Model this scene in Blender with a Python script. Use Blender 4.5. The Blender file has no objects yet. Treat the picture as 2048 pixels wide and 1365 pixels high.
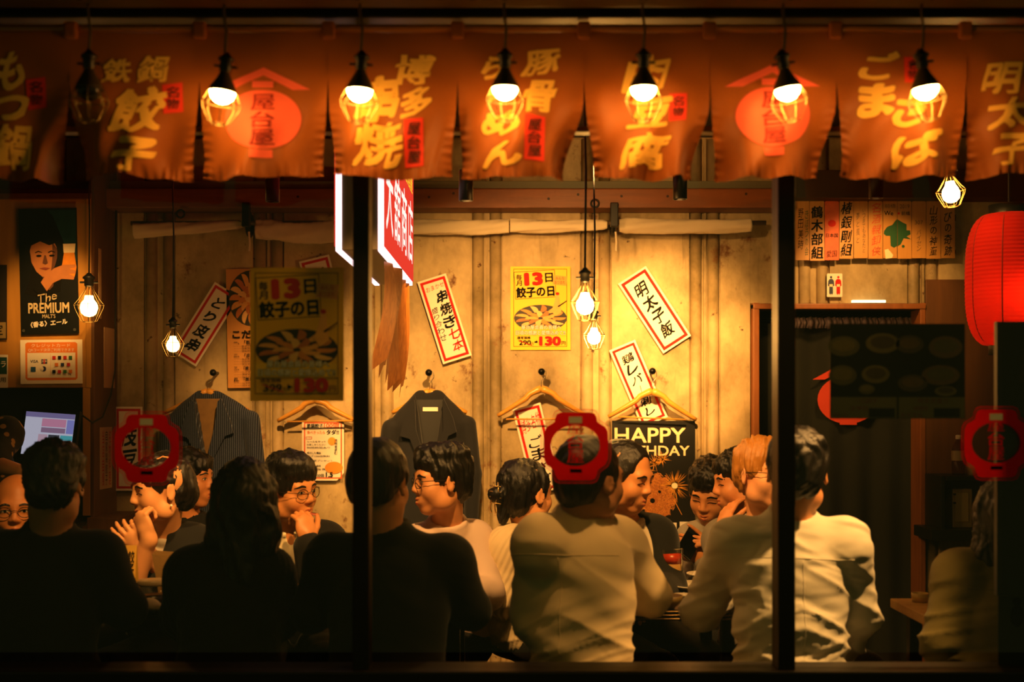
import bpy, bmesh, math, random
import numpy as np
from mathutils import Vector, Matrix
from mathutils.geometry import tessellate_polygon

random.seed(7)
rng = np.random.default_rng(11)
SC = bpy.context.scene
COL = SC.collection

# ------------------------------------------------------------------ camera
F = 2615.0            # focal length in photo pixels (2048 wide)
CX, HY, CZ = 1024.0, 814.0, 1.42
cam_d = bpy.data.cameras.new('camera')
cam = bpy.data.objects.new('camera', cam_d)
COL.objects.link(cam)
cam.location = (0, 0, CZ)
cam.rotation_euler = (math.pi / 2, 0, 0)
cam_d.sensor_width = 36.0
cam_d.lens = 36.0 * F / 2048.0
cam_d.shift_y = (HY - 682.5) / 2048.0
cam_d.dof.use_dof = True
cam_d.dof.focus_distance = 5.2
cam_d.dof.aperture_fstop = 2.4
cam_d.clip_start = 0.05
SC.camera = cam

# ------------------------------------------------------------------ world, exposure
world = bpy.data.worlds.new('night')
SC.world = world
world.use_nodes = True
world.node_tree.nodes['Background'].inputs[0].default_value = (0.42, 0.44, 0.12, 1)
world.node_tree.nodes['Background'].inputs[1].default_value = 0.12
SC.view_settings.view_transform = 'Standard'
SC.view_settings.look = 'None'
SC.view_settings.gamma = 1.0
SC.view_settings.use_curve_mapping = False
SC.view_settings.exposure = 0.0
SC.cycles.use_denoising = True
SC.cycles.sample_clamp_indirect = 4.0
SC.cycles.max_bounces = 6
SC.cycles.caustics_reflective = False
SC.cycles.caustics_refractive = False

def W(px, py, y):
    return Vector(((px - CX) * y / F, y, CZ - (py - HY) * y / F))

def V(*a):
    return Vector(a)

# ------------------------------------------------------------------ materials
MATS = {}
def lin(c):
    if isinstance(c, str):
        c = c.lstrip('#')
        c = [int(c[i:i + 2], 16) / 255 for i in (0, 2, 4)]
        return tuple((x / 12.92 if x <= .04045 else ((x + .055) / 1.055) ** 2.4) for x in c)
    return tuple(c)

def mat(name, col, rough=.6, metal=0., var=.12, scale=8., bump=0., bscale=60., stretch=(1, 1, 1), coat=0., trans=0., sheen=0., spec=.5):
    """procedural principled material: colour with noise variation and optional bump"""
    if name in MATS:
        return MATS[name]
    m = bpy.data.materials.new(name)
    m.use_nodes = True
    nt = m.node_tree
    b = nt.nodes['Principled BSDF']
    c = lin(col)
    b.inputs['Roughness'].default_value = rough
    b.inputs['Metallic'].default_value = metal
    b.inputs['Coat Weight'].default_value = coat
    b.inputs['Sheen Weight'].default_value = sheen
    b.inputs['Specular IOR Level'].default_value = spec
    if trans:
        b.inputs['Transmission Weight'].default_value = trans
    tc = nt.nodes.new('ShaderNodeTexCoord')
    mp = nt.nodes.new('ShaderNodeMapping')
    mp.inputs['Scale'].default_value = stretch
    nt.links.new(tc.outputs['Object'], mp.inputs[0])
    nz = nt.nodes.new('ShaderNodeTexNoise')
    nz.inputs['Scale'].default_value = scale
    nz.inputs['Detail'].default_value = 5
    nt.links.new(mp.outputs[0], nz.inputs['Vector'])
    mx = nt.nodes.new('ShaderNodeMix')
    mx.data_type = 'RGBA'
    mx.inputs['A'].default_value = tuple(x * (1 - var) for x in c) + (1,)
    mx.inputs['B'].default_value = tuple(min(1, x * (1 + var)) for x in c) + (1,)
    nt.links.new(nz.outputs['Fac'], mx.inputs['Factor'])
    nt.links.new(mx.outputs['Result'], b.inputs['Base Color'])
    if bump:
        n2 = nt.nodes.new('ShaderNodeTexNoise')
        n2.inputs['Scale'].default_value = bscale
        n2.inputs['Detail'].default_value = 4
        nt.links.new(mp.outputs[0], n2.inputs['Vector'])
        bp = nt.nodes.new('ShaderNodeBump')
        bp.inputs['Strength'].default_value = bump
        bp.inputs['Distance'].default_value = .004
        nt.links.new(n2.outputs['Fac'], bp.inputs['Height'])
        nt.links.new(bp.outputs['Normal'], b.inputs['Normal'])
    MATS[name] = m
    return m

def emit(name, col, strength):
    if name in MATS:
        return MATS[name]
    m = bpy.data.materials.new(name)
    m.use_nodes = True
    nt = m.node_tree
    nt.nodes.clear()
    e = nt.nodes.new('ShaderNodeEmission')
    e.inputs[0].default_value = lin(col) + (1,)
    e.inputs[1].default_value = strength
    o = nt.nodes.new('ShaderNodeOutputMaterial')
    nt.links.new(e.outputs[0], o.inputs[0])
    MATS[name] = m
    return m

def wood(name, dark, light, rough=.55, scale=3., axis=(1, 1, 12), bump=.15):
    if name in MATS:
        return MATS[name]
    m = mat(name, light, rough, var=.0, scale=scale, stretch=axis, bump=bump, bscale=30)
    nt = m.node_tree
    mx = [n for n in nt.nodes if n.bl_idname == 'ShaderNodeMix'][0]
    mx.inputs['A'].default_value = lin(dark) + (1,)
    mx.inputs['B'].default_value = lin(light) + (1,)
    nz = [n for n in nt.nodes if n.bl_idname == 'ShaderNodeTexNoise'][0]
    nz.inputs['Distortion'].default_value = 1.2
    nz.inputs['Detail'].default_value = 7
    return m

def wall_mat(name, base, dark, rust):
    m = bpy.data.materials.new(name)
    m.use_nodes = True
    nt = m.node_tree
    b = nt.nodes['Principled BSDF']
    b.inputs['Roughness'].default_value = .62
    b.inputs['Specular IOR Level'].default_value = .35
    geo = nt.nodes.new('ShaderNodeNewGeometry')
    def noise(scale, detail, st=(1, 1, 1), rough=.6):
        mp = nt.nodes.new('ShaderNodeMapping')
        mp.inputs['Scale'].default_value = st
        nt.links.new(geo.outputs['Position'], mp.inputs[0])
        n = nt.nodes.new('ShaderNodeTexNoise')
        n.inputs['Scale'].default_value = scale
        n.inputs['Detail'].default_value = detail
        n.inputs['Roughness'].default_value = rough
        nt.links.new(mp.outputs[0], n.inputs['Vector'])
        return n
    def ramp(src, a, bb):
        r = nt.nodes.new('ShaderNodeMapRange')
        r.inputs['From Min'].default_value = a
        r.inputs['From Max'].default_value = bb
        nt.links.new(src.outputs[0], r.inputs['Value'])
        return r
    def mix(fac, A, B):
        x = nt.nodes.new('ShaderNodeMix')
        x.data_type = 'RGBA'
        nt.links.new(fac.outputs[0], x.inputs['Factor'])
        for k, s in (('A', A), ('B', B)):
            if isinstance(s, tuple):
                x.inputs[k].default_value = s + (1,)
            else:
                nt.links.new(s.outputs['Result'], x.inputs[k])
        return x
    cloud = mix(ramp(noise(3.0, 9, (1, 1, .7), .68), .36, .64), lin(dark), lin(base))
    streak = mix(ramp(noise(5, 5, (6, 6, .5)), .62, .85), cloud, tuple(x * .6 for x in lin(dark)))
    r1 = mix(ramp(noise(4.3, 8, (1, 1, .8), .72), .585, .665), streak, lin(rust))
    r2 = mix(ramp(noise(17, 6, (1, 1, 1), .65), .645, .70), r1, tuple(x * .4 for x in lin(rust)))
    nt.links.new(r2.outputs['Result'], b.inputs['Base Color'])
    bp = nt.nodes.new('ShaderNodeBump')
    bp.inputs['Strength'].default_value = .2
    bp.inputs['Distance'].default_value = .004
    n3 = noise(40, 5)
    nt.links.new(n3.outputs[0], bp.inputs['Height'])
    nt.links.new(bp.outputs['Normal'], b.inputs['Normal'])
    MATS[name] = m
    return m

def glass_pane_mat(name, tint=(.97, .98, .95), rough=.0, ior=1.45):
    if name in MATS:
        return MATS[name]
    m = bpy.data.materials.new(name)
    m.use_nodes = True
    nt = m.node_tree
    nt.nodes.clear()
    o = nt.nodes.new('ShaderNodeOutputMaterial')
    t = nt.nodes.new('ShaderNodeBsdfTransparent')
    t.inputs[0].default_value = tint + (1,)
    g = nt.nodes.new('ShaderNodeBsdfGlossy')
    g.inputs['Roughness'].default_value = rough
    lw = nt.nodes.new('ShaderNodeLayerWeight')
    lw.inputs['Blend'].default_value = .5
    pw = nt.nodes.new('ShaderNodeMath'); pw.operation = 'POWER'; pw.inputs[1].default_value = 5
    ma = nt.nodes.new('ShaderNodeMath'); ma.operation = 'MULTIPLY_ADD'
    f0 = ((ior - 1) / (ior + 1)) ** 2
    ma.inputs[1].default_value = 1 - f0; ma.inputs[2].default_value = f0
    nt.links.new(lw.outputs['Facing'], pw.inputs[0]); nt.links.new(pw.outputs[0], ma.inputs[0])
    mx = nt.nodes.new('ShaderNodeMixShader')
    nt.links.new(ma.outputs[0], mx.inputs[0])
    nt.links.new(t.outputs[0], mx.inputs[1])
    nt.links.new(g.outputs[0], mx.inputs[2])
    nt.links.new(mx.outputs[0], o.inputs[0])
    MATS[name] = m
    return m

def cloth_mat(name, col, rough=.85, var=.15, trans=.25, weave=900, bump=.1):
    """fabric: diffuse + a share of translucency"""
    if name in MATS:
        return MATS[name]
    m = mat(name, col, rough, var=var, scale=14, bump=bump, bscale=weave, sheen=.1, spec=.25)
    if trans:
        nt = m.node_tree
        b = nt.nodes['Principled BSDF']
        out = [n for n in nt.nodes if n.bl_idname == 'ShaderNodeOutputMaterial'][0]
        tr = nt.nodes.new('ShaderNodeBsdfTranslucent')
        tr.inputs[0].default_value = lin(col) + (1,)
        ms = nt.nodes.new('ShaderNodeMixShader')
        ms.inputs[0].default_value = trans
        nt.links.new(b.outputs[0], ms.inputs[1])
        nt.links.new(tr.outputs[0], ms.inputs[2])
        nt.links.new(ms.outputs[0], out.inputs[0])
    return m

# ------------------------------------------------------------------ object helpers
MW = {}
def wm(o):
    return MW.get(o.name, Matrix.Identity(4)) if o is not None else Matrix.Identity(4)

def tag(o, label=None, cat=None, group=None, kind=None):
    if label: o['label'] = label
    if cat: o['category'] = cat
    if group: o['group'] = group
    if kind: o['kind'] = kind
    return o

def _place(o, M, parent):
    COL.objects.link(o)
    o.parent = parent
    o.matrix_basis = wm(parent).inverted() @ M if parent is not None else M
    MW[o.name] = M

def empty(name, M, label=None, cat=None, group=None, parent=None):
    if isinstance(M, Vector):
        M = Matrix.Translation(M)
    o = bpy.data.objects.new(name, None)
    o.empty_display_size = .05
    _place(o, M, parent)
    return tag(o, label, cat, group)

def mesh_fast(name, v, f, smooth=True):
    """v: (n,3) array, f: (m,k) int array with constant k, or list of tuples"""
    me = bpy.data.meshes.new(name)
    if isinstance(f, np.ndarray):
        n, k = f.shape
        me.vertices.add(len(v))
        me.vertices.foreach_set('co', np.asarray(v, dtype=np.float32).ravel())
        me.loops.add(n * k)
        me.loops.foreach_set('vertex_index', f.astype(np.int32).ravel())
        me.polygons.add(n)
        me.polygons.foreach_set('loop_start', np.arange(0, n * k, k, dtype=np.int32))
        me.update(calc_edges=True)
    else:
        me.from_pydata([tuple(p) for p in v], [], f)
    if smooth:
        me.polygons.foreach_set('use_smooth', [True] * len(me.polygons))
    me.validate()
    return me

def obj(name, v, f, m, parent=None, world=True, M=None, smooth=False, label=None, cat=None, group=None, kind=None):
    """mesh object; with world=True vertices are given in world space"""
    P = wm(parent)
    if M is None:
        if world and parent is None:
            va = np.asarray([tuple(p) for p in v], dtype=float)
            c = (va.min(0) + va.max(0)) / 2
            c[2] = va[:, 2].min()
            M = Matrix.Translation(Vector(c))
        else:
            M = P.copy()
    va = np.asarray([tuple(p) for p in v], dtype=float)
    if world:
        Mi = np.array(M.inverted())
        va = va @ Mi[:3, :3].T + Mi[:3, 3]
    me = mesh_fast(name, va, f, smooth)
    if m is not None:
        me.materials.append(m)
    o = bpy.data.objects.new(name, me)
    _place(o, M, parent)
    return tag(o, label, cat, group, kind)

class MB:
    """collects shapes into one mesh"""
    def __init__(s):
        s.v, s.f = [], []
    def add(s, v, f):
        n = len(s.v)
        s.v += [tuple(p) for p in v]
        s.f += [tuple(n + i for i in q) for q in f]
        return s
    def box(s, lo, hi, bev=0.):
        x0, y0, z0 = lo; x1, y1, z1 = hi
        b = min(bev, (x1 - x0) / 2.01, (z1 - z0) / 2.01, (y1 - y0) / 2.01)
        if b <= 0:
            v = [(x, y, z) for x in (x0, x1) for y in (y0, y1) for z in (z0, z1)]
            f = [(0, 1, 3, 2), (4, 6, 7, 5), (0, 4, 5, 1), (2, 3, 7, 6), (0, 2, 6, 4), (1, 5, 7, 3)]
            return s.add(v, f)
        bm = bmesh.new()
        bmesh.ops.create_cube(bm, size=1, matrix=Matrix.Translation(((x0 + x1) / 2, (y0 + y1) / 2, (z0 + z1) / 2)) @ Matrix.Diagonal((x1 - x0, y1 - y0, z1 - z0, 1)))
        bmesh.ops.bevel(bm, geom=bm.edges[:], offset=b, segments=2, affect='EDGES', profile=.6)
        bm.verts.index_update()
        s.add([v.co for v in bm.verts], [[v.index for v in q.verts] for q in bm.faces])
        bm.free()
        return s
    def tube(s, pts, r, n=8, cap=True, flat=1., closed=False):
        """r a number or list; flat scales the cross-section along the second axis"""
        pts = [Vector(p) for p in pts]
        N = len(pts)
        rs = r if isinstance(r, (list, tuple)) else [r] * N
        up = None
        rings = []
        for i, p in enumerate(pts):
            if closed:
                t = pts[(i + 1) % N] - pts[i - 1]
            else:
                t = pts[min(i + 1, N - 1)] - pts[max(i - 1, 0)]
            t.normalize()
            if up is None:
                up = Vector((0, 1, 0)) if abs(t.y) < .9 else Vector((1, 0, 0))
            a = t.cross(up).normalized()
            up = a.cross(t).normalized()
            rings.append([p + rs[i] * (math.cos(2 * math.pi * k / n) * a + flat * math.sin(2 * math.pi * k / n) * up) for k in range(n)])
        v = [q for rg in rings for q in rg]
        f = []
        M_ = N if closed else N - 1
        for i in range(M_):
            j = (i + 1) % N
            for k in range(n):
                f.append((i * n + k, i * n + (k + 1) % n, j * n + (k + 1) % n, j * n + k))
        if cap and not closed:
            f.append(tuple(range(n - 1, -1, -1)))
            f.append(tuple((N - 1) * n + k for k in range(n)))
        return s.add(v, f)
    def lathe(s, prof, c, n=24, axis='z'):
        """prof: list of (r, h) going along +axis"""
        c = Vector(c)
        v, f = [], []
        for r, h in prof:
            for k in range(n):
                a = 2 * math.pi * k / n
                p = Vector((r * math.cos(a), r * math.sin(a), h)) if axis == 'z' else Vector((r * math.cos(a), h, r * math.sin(a)))
                v.append(c + p)
        for i in range(len(prof) - 1):
            for k in range(n):
                q = (i * n + k, i * n + (k + 1) % n, (i + 1) * n + (k + 1) % n, (i + 1) * n + k)
                f.append(q if axis == 'z' else q[::-1])
        return s.add(v, f)
    def prism(s, poly, y0, y1):
        """poly: list of (x,z) ; extruded between y0 (front) and y1"""
        tris = tessellate_polygon([[Vector((x, z, 0)) for x, z in poly]])
        n = len(poly)
        v = [(x, y0, z) for x, z in poly] + [(x, y1, z) for x, z in poly]
        f = [tuple(t) for t in tris] + [tuple(n + i for i in t[::-1]) for t in tris]
        f += [(i, (i + 1) % n, n + (i + 1) % n, n + i) for i in range(n)]
        return s.add(v, f)
    def xform(s, M):
        s.v = [tuple(M @ Vector(p)) for p in s.v]
        return s
    def build(s, name, m, parent=None, world=True, smooth=False, **k):
        o = obj(name, s.v, s.f, m, parent, world, smooth=smooth, **k)
        bm = bmesh.new(); bm.from_mesh(o.data)
        bmesh.ops.recalc_face_normals(bm, faces=bm.faces[:])
        bm.to_mesh(o.data); bm.free()
        return o

def boxpx(x0, y0, x1, y1, d0, d1):
    """box whose front face (depth d0) covers the photo rectangle"""
    a, b = W(x0, y0, d0), W(x1, y1, d0)
    return (min(a.x, b.x), d0, min(a.z, b.z)), (max(a.x, b.x), d1, max(a.z, b.z))

# ------------------------------------------------------------------ lettering
_GL = {}
def glyph(body, bold=0.):
    """outline of a string in em units; weight is added by overlaying shifted copies"""
    if body not in _GL:
        c = bpy.data.curves.new('lettering', 'FONT')
        c.body = body
        c.resolution_u = 3
        o = bpy.data.objects.new('lettering', c)
        me = bpy.data.meshes.new_from_object(o)
        v = np.array([p.co[:2] for p in me.vertices], dtype=float).reshape(-1, 2)
        f = [tuple(p.vertices) for p in me.polygons]
        bpy.data.objects.remove(o); bpy.data.curves.remove(c); bpy.data.meshes.remove(me)
        _GL[body] = (np.concatenate([v, np.zeros((len(v), 1))], 1), f)
    v, f = _GL[body]
    if bold <= 0 or len(v) == 0:
        return v, f
    vs, fs, n = [], [], len(v)
    sh = [(-.75, -.75), (.75, -.75), (-.75, .75), (.75, .75)]
    if bold > .042:
        sh += [(-1, 0), (1, 0), (0, -1), (0, 1)]
    for k, (a, b) in enumerate(sh):
        vs.append(v + np.array([a * bold, b * bold, k]))
        fs += [tuple(k * n + i for i in q) for q in f]
    return np.concatenate(vs), fs

def text_box(body, x0, y0, x1, y1, bold=.0, brush=0., fit=True):
    """flat lettering in local px (v down), stretched to a box"""
    v, f = glyph(body, bold)
    if len(v) == 0:
        return np.zeros((0, 3)), []
    v = v.copy()
    if brush:
        sd = (hash(body) % 97) * .13 if False else sum(map(ord, body)) * .37
        x, y = v[:, 0].copy(), v[:, 1].copy()
        v[:, 0] = x + brush * (.16 * y + .035 * np.sin(7 * y + sd) + .02 * np.sin(13 * x + sd))
        v[:, 1] = y + brush * (.10 * x + .03 * np.sin(6 * x + sd * 2) + .02 * np.sin(11 * y + sd))
    lo, hi = v.min(0), v.max(0)
    sz = np.maximum(hi - lo, 1e-6)
    u = (v - lo) / sz
    return np.stack([x0 + u[:, 0] * (x1 - x0), y1 - u[:, 1] * (y1 - y0), v[:, 2]], 1), f

def text_col(body, xc, y0, y1, wd, bold=0., brush=0.):
    """vertical column of characters, each in its own cell"""
    n = len(body)
    h = (y1 - y0) / n
    vs, fs = [], []
    for i, ch in enumerate(body):
        if ch in ' 　':
            continue
        if ch == 'ー':
            v, f = text_box('｜', xc - wd * .07, y0 + i * h + .1 * h, xc + wd * .07, y0 + (i + 1) * h - .12 * h, bold, brush)
        else:
            k = .8 if ch in 'くしりのとこいさらるっめん' else 1.
            v, f = text_box(ch, xc - wd / 2 * k, y0 + i * h + .04 * h + (1 - k) * h / 2, xc + wd / 2 * k, y0 + (i + 1) * h - .04 * h - (1 - k) * h / 2, bold, brush)
        b = sum(len(q) for q in vs)
        vs.append(v)
        fs += [tuple(b + j for j in q) for q in f]
    return (np.concatenate(vs) if vs else np.zeros((0, 3))), fs

class Sheet:
    """a flat thing (poster, tag, sign) seen from the front; local px, v down, origin at the centre"""
    def __init__(s, name, label, cat, cx, cy, w, h, y, ang=0., m=None, group=None, thick=.001, outline=None, bow=0., M=None, scale=None):
        s.s = scale if scale else y / F
        s.w, s.h = w, h
        s.M = M if M is not None else Matrix.Translation(W(cx, cy, y)) @ Matrix.Rotation(math.radians(ang), 4, 'Y')
        s.t = thick
        b = MB()
        ol = outline or [(-w / 2, -h / 2), (w / 2, -h / 2), (w / 2, h / 2), (-w / 2, h / 2)]
        b.prism([(u * s.s, -v * s.s) for u, v in ol], -thick, 0)
        o = obj(name, b.v, b.f, m, None, world=False, M=s.M, label=label, cat=cat, group=group)
        bm = bmesh.new(); bm.from_mesh(o.data); bmesh.ops.recalc_face_normals(bm, faces=bm.faces[:]); bm.to_mesh(o.data); bm.free()
        s.o = o
        s.layer = 0
    def _put(s, name, v2, f, m, layer=None, parent=None):
        if len(v2) == 0:
            return None
        s.layer += 1
        L = s.layer if layer is None else layer
        y = -s.t - .00035 * L
        dy = v2[:, 2] * 4e-5 if v2.shape[1] > 2 else 0.
        v = np.stack([v2[:, 0] * s.s, np.full(len(v2), y) - dy, -v2[:, 1] * s.s], 1)
        p = parent or s.o
        return obj(name, v, f, m, p, world=False, M=s.M)
    def poly(s, pts, m, name='print', layer=None):
        p = np.array(pts, dtype=float)
        tr = tessellate_polygon([[Vector((x, -z, 0)) for x, z in pts]])
        return s._put(name, p, [tuple(t) for t in tr], m, layer)
    def rect(s, x0, y0, x1, y1, m, name='print', ang=0., layer=None):
        pts = [(x0, y0), (x1, y0), (x1, y1), (x0, y1)]
        return s.poly(s._rot(pts, ang), m, name, layer)
    def _rot(s, pts, ang):
        if not ang:
            return pts
        a = math.radians(ang)
        cx = sum(p[0] for p in pts) / len(pts); cy = sum(p[1] for p in pts) / len(pts)
        return [(cx + (x - cx) * math.cos(a) - (y - cy) * math.sin(a), cy + (x - cx) * math.sin(a) + (y - cy) * math.cos(a)) for x, y in pts]
    def frame(s, x0, y0, x1, y1, t, m, name='border', ang=0., layer=None):
        o = s._rot([(x0, y0), (x1, y0), (x1, y1), (x0, y1)], ang)
        i = s._rot([(x0 + t, y0 + t), (x1 - t, y0 + t), (x1 - t, y1 - t), (x0 + t, y1 - t)], ang)
        return s._put(name, np.array(o + i), [(0, 1, 5, 4), (1, 2, 6, 5), (2, 3, 7, 6), (3, 0, 4, 7)], m, layer)
    def ell(s, cx, cy, rx, ry, m, name='print', n=28, a0=0., a1=360., layer=None, ang=0):
        pts = [(cx + rx * math.cos(math.radians(a0 + (a1 - a0) * k / n)), cy + ry * math.sin(math.radians(a0 + (a1 - a0) * k / n))) for k in range(n)]
        return s.poly(s._rot(pts, ang), m, name, layer)
    def text(s, body, x0, y0, x1, y1, m, bold=0., brush=0., ang=0., layer=None, name='lettering'):
        v, f = text_box(body, x0, y0, x1, y1, bold, brush)
        if ang and len(v):
            a = math.radians(ang)
            c = np.array([(x0 + x1) / 2, (y0 + y1) / 2])
            d = v[:, :2] - c
            v = np.concatenate([c + np.stack([d[:, 0] * math.cos(a) - d[:, 1] * math.sin(a), d[:, 0] * math.sin(a) + d[:, 1] * math.cos(a)], 1), v[:, 2:]], 1)
        return s._put(name, v, f, m, layer)
    def col(s, body, xc, y0, y1, wd, m, bold=0., brush=0., layer=None, name='lettering'):
        v, f = text_col(body, xc, y0, y1, wd, bold, brush)
        return s._put(name, v, f, m, layer)
    def multi(s, items, m, name='lettering', layer=None):
        """several text boxes as one print: items (body,x0,y0,x1,y1,bold)"""
        vs, fs, n = [], [], 0
        for it in items:
            v, f = text_box(*it)
            vs.append(v); fs += [tuple(n + i for i in q) for q in f]; n += len(v)
        return s._put(name, np.concatenate(vs), fs, m, layer)

# ------------------------------------------------------------------ large lights (ceiling track spots of the restaurant)
WARM = (1.0, .47, .13)
YB, YN, YG, YW = 2.962, 3.08, 3.27, 6.30

def aim(loc, target):
    d = (Vector(target) - Vector(loc)).normalized()
    return d.to_track_quat('-Z', 'Y').to_euler()

def spot(name, loc, target, watts, deg, blend=.6, size=.03, col=WARM):
    l = bpy.data.lights.new(name, 'SPOT')
    l.energy = watts
    l.color = col
    l.spot_size = math.radians(deg)
    l.spot_blend = blend
    l.shadow_soft_size = size
    o = bpy.data.objects.new(name, l)
    COL.objects.link(o)
    o.location = loc
    o.rotation_euler = aim(loc, target)
    return o

# (fixture px, depth, bottom py, wall/people target, watts, cone)
TRACK = [
    (120, 4.60, 150, W(98, 610, 5.95), 200, 21, 'spotlight hidden behind the curtain, aimed at the beer poster cabinet'),
    (545, 5.00, 404, W(630, 900, YW), 170, 60, 'first spotlight under the beam, above the pinstripe jacket'),
    (932, 5.00, 402, W(1060, 860, YW), 235, 100, 'spotlight in front of the timber beam above the dark hung blazer'),
    (1360, 5.00, 399, W(1335, 690, YW), 430, 46, 'spotlight beside the pendant pair, above the bright paper strip'),
    (1200, 5.00, 330, W(1240, 480, 6.2), 60, 98, 'added unseen spotlight behind the curtain, brightening the rolled cloths and beam'),  # extra unseen spot, added to brighten the beam and rolled cloths
    (1752, 5.60, 397, W(1735, 598, YW - .02), 42, 70, 'dim spotlight above the row of wooden name tags'),
    (330, 3.46, 150, W(300, 1010, 4.5), 170, 46, 'spotlight hidden behind the gyoza curtain panel'),
    (860, 3.46, 150, W(780, 1000, 4.55), 190, 61, 'spotlight hidden behind the skewer curtain panel'),
    (1330, 3.46, 150, W(1400, 1000, 4.7), 200, 49, 'spotlight hidden behind the tofu curtain panel'),
    (1400, 3.40, 120, W(1178, 1040, 3.60), 44, 34, 'spotlight hidden behind the tofu curtain corner near the glass'),
]
for i, (px, d, py, tg, watts, deg, lb) in enumerate(TRACK):
    p = W(px, py, d)
    spot('track_spot_light', p + V(0, .0, -.012), tg, watts, deg, 1. if deg in (100, 60, 46, 98) else .95 if deg < 50 else .6)
SIDE_SPOT = V(1.36, 3.39, 2.22)                        # last spotlight of the window track, past the right picture edge
spot('window_spot_light', SIDE_SPOT + V(-.02, .01, -.03), V(.86, 3.52, 1.0), 250, 40, .8)

# ------------------------------------------------------------------ base materials
M_WALL = wall_mat('galvanised_wall', '#c4ac7c', '#84724c', '#62380e')
M_RIB = wall_mat('galvanised_rib', '#b8a074', '#746440', '#703c0c')
M_BLACKWOOD = wood('black_stained_wood', '#0a0806', '#14100b', .45)
M_DARK = mat('dark_paint', '#15120d', .6)
M_BEAM = wood('timber_beam', '#4a2408', '#8a4a16', .5, scale=2.5, axis=(1, 8, 8))
M_FLOOR = mat('dark_floor', '#1c1814', .5, var=.3, scale=5, bump=.2)
M_CEIL = mat('dark_ceiling', '#16140f', .8)
M_BOARD = wood('plywood', '#8a6226', '#c08a3c', .5, scale=2, axis=(8, 8, 1), bump=.08)
M_BROWNBOARD = wood('brown_board', '#4a2c10', '#74481c', .55, scale=2, axis=(8, 8, 1))
M_FRAMEWOOD = wood('door_frame_wood', '#6a3a12', '#a8642a', .5, scale=3, axis=(6, 6, 1))
M_BLACKMETAL = mat('black_metal', '#0c0b0a', .4, .6)
M_WIRE = mat('cage_wire', '#8a7a50', .35, .9)
M_CORD = mat('black_cord', '#0a0908', .6)
M_BRASS = mat('old_brass', '#a07c3a', .35, .9)
M_STEEL = mat('steel', '#a8a49a', .3, .95)
M_WHITE = mat('white_paper', '#e8e0cc', .7, var=.04)
M_RED = mat('print_red', '#c02216', .8, var=.08, spec=.2)
M_INK = mat('print_black', '#0a0806', .8, var=.1, spec=.15)
M_GLASS = glass_pane_mat('window_glass')

# ------------------------------------------------------------------ room shell
XL, XR, ZC = -3.3, 3.3, 2.72
def struct(name, lo, hi, m, bev=0., parent=None):
    b = MB().box(lo, hi, bev)
    return b.build(name, m, parent, kind='structure' if parent is None else None)

struct('floor', (XL - .1, -1.0, -.08), (XR + .1, 8.0, 0), M_FLOOR)
struct('ceiling', (XL - .1, YG + .06, ZC), (XR + .1, 8.0, ZC + .1), M_CEIL)
struct('wall_left', (XL - .1, YG, 0), (XL, 8.0, ZC), M_BROWNBOARD)
struct('wall_right', (XR, YG, 0), (XR + .1, 8.0, ZC), M_BROWNBOARD)
# back wall: backing in three pieces around the doorway, sheets and ribs as parts
DX0, DX1 = W(1513, 0, YW).x, W(1836, 0, YW).x
DZ = W(0, 620, YW).z
wb = empty('wall_back', V(0, YW + .03, 0)); tag(wb, kind='structure')
MB().box((XL, YW + .012, 0), (DX0, YW + .10, ZC)).build('backing', M_WALL, wb)
MB().box((DX0, YW + .012, DZ), (DX1, YW + .10, ZC)).build('backing', M_WALL, wb)
MB().box((DX1, YW + .012, 0), (XR, YW + .10, ZC)).build('backing', M_WALL, wb)
def half_round(x, z0, z1, r, n=9):
    v, f = [], []
    for z in (z0, z1):
        for k in range(n):
            a = math.pi * k / (n - 1)
            v.append((x - r * math.cos(a), YW + .012 - r * .95 * math.sin(a), z))
    for k in range(n - 1):
        f.append((k, k + 1, n + k + 1, n + k))
    f.append(tuple(range(n, 2 * n)))
    return v, f
ribs = []
for k in range(-1, 11):
    for dx in (0, 35):
        ribs.append(84 + 218 * k + dx)
def door_z(px):
    return DZ + .03 if 1500 < px < 1845 else 0.
for px in ribs:
    b = MB(); b.add(*half_round(W(px, 0, YW).x, door_z(px), ZC - .01, .0285))
    b.build('rib', M_RIB, wb, smooth=True)
for k in range(-1, 10):                                    # flat sheets between rib pairs, overlapping a little unevenly
    a, c = 84 + 218 * k + 35 + 14, 84 + 218 * (k + 1) - 14
    xa, xc = W(a, 0, YW).x, W(c, 0, YW).x
    off = .004 * ((k * 7) % 3)
    if xc > DX0 and xa < DX1:
        if xa < DX0 - .02:
            MB().box((xa, YW - .002 - off, 0), (DX0 - .03, YW + .012, ZC - .01), .002).build('panel', M_WALL, wb)
            MB().box((DX0 - .03, YW - .002 - off, DZ + .03), (xc, YW + .012, ZC - .01), .002).build('panel', M_WALL, wb)
        else:
            MB().box((xa, YW - .002 - off, DZ + .03), (xc, YW + .012, ZC - .01), .002).build('panel', M_WALL, wb)
    else:
        MB().box((xa, YW - .002 - off, 0), (xc, YW + .012, ZC - .01), .002).build('panel', M_WALL, wb)
    if k % 2 == 0:                                          # a fixing strip between the two ribs of a pair
        xs = W(84 + 218 * k + 17.5, 0, YW).x
        zz = door_z(84 + 218 * k + 17)
        MB().box((xs - .006, YW - .004, zz), (xs + .006, YW + .012, ZC - .01)).build('strip', M_RIB, wb)

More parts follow.
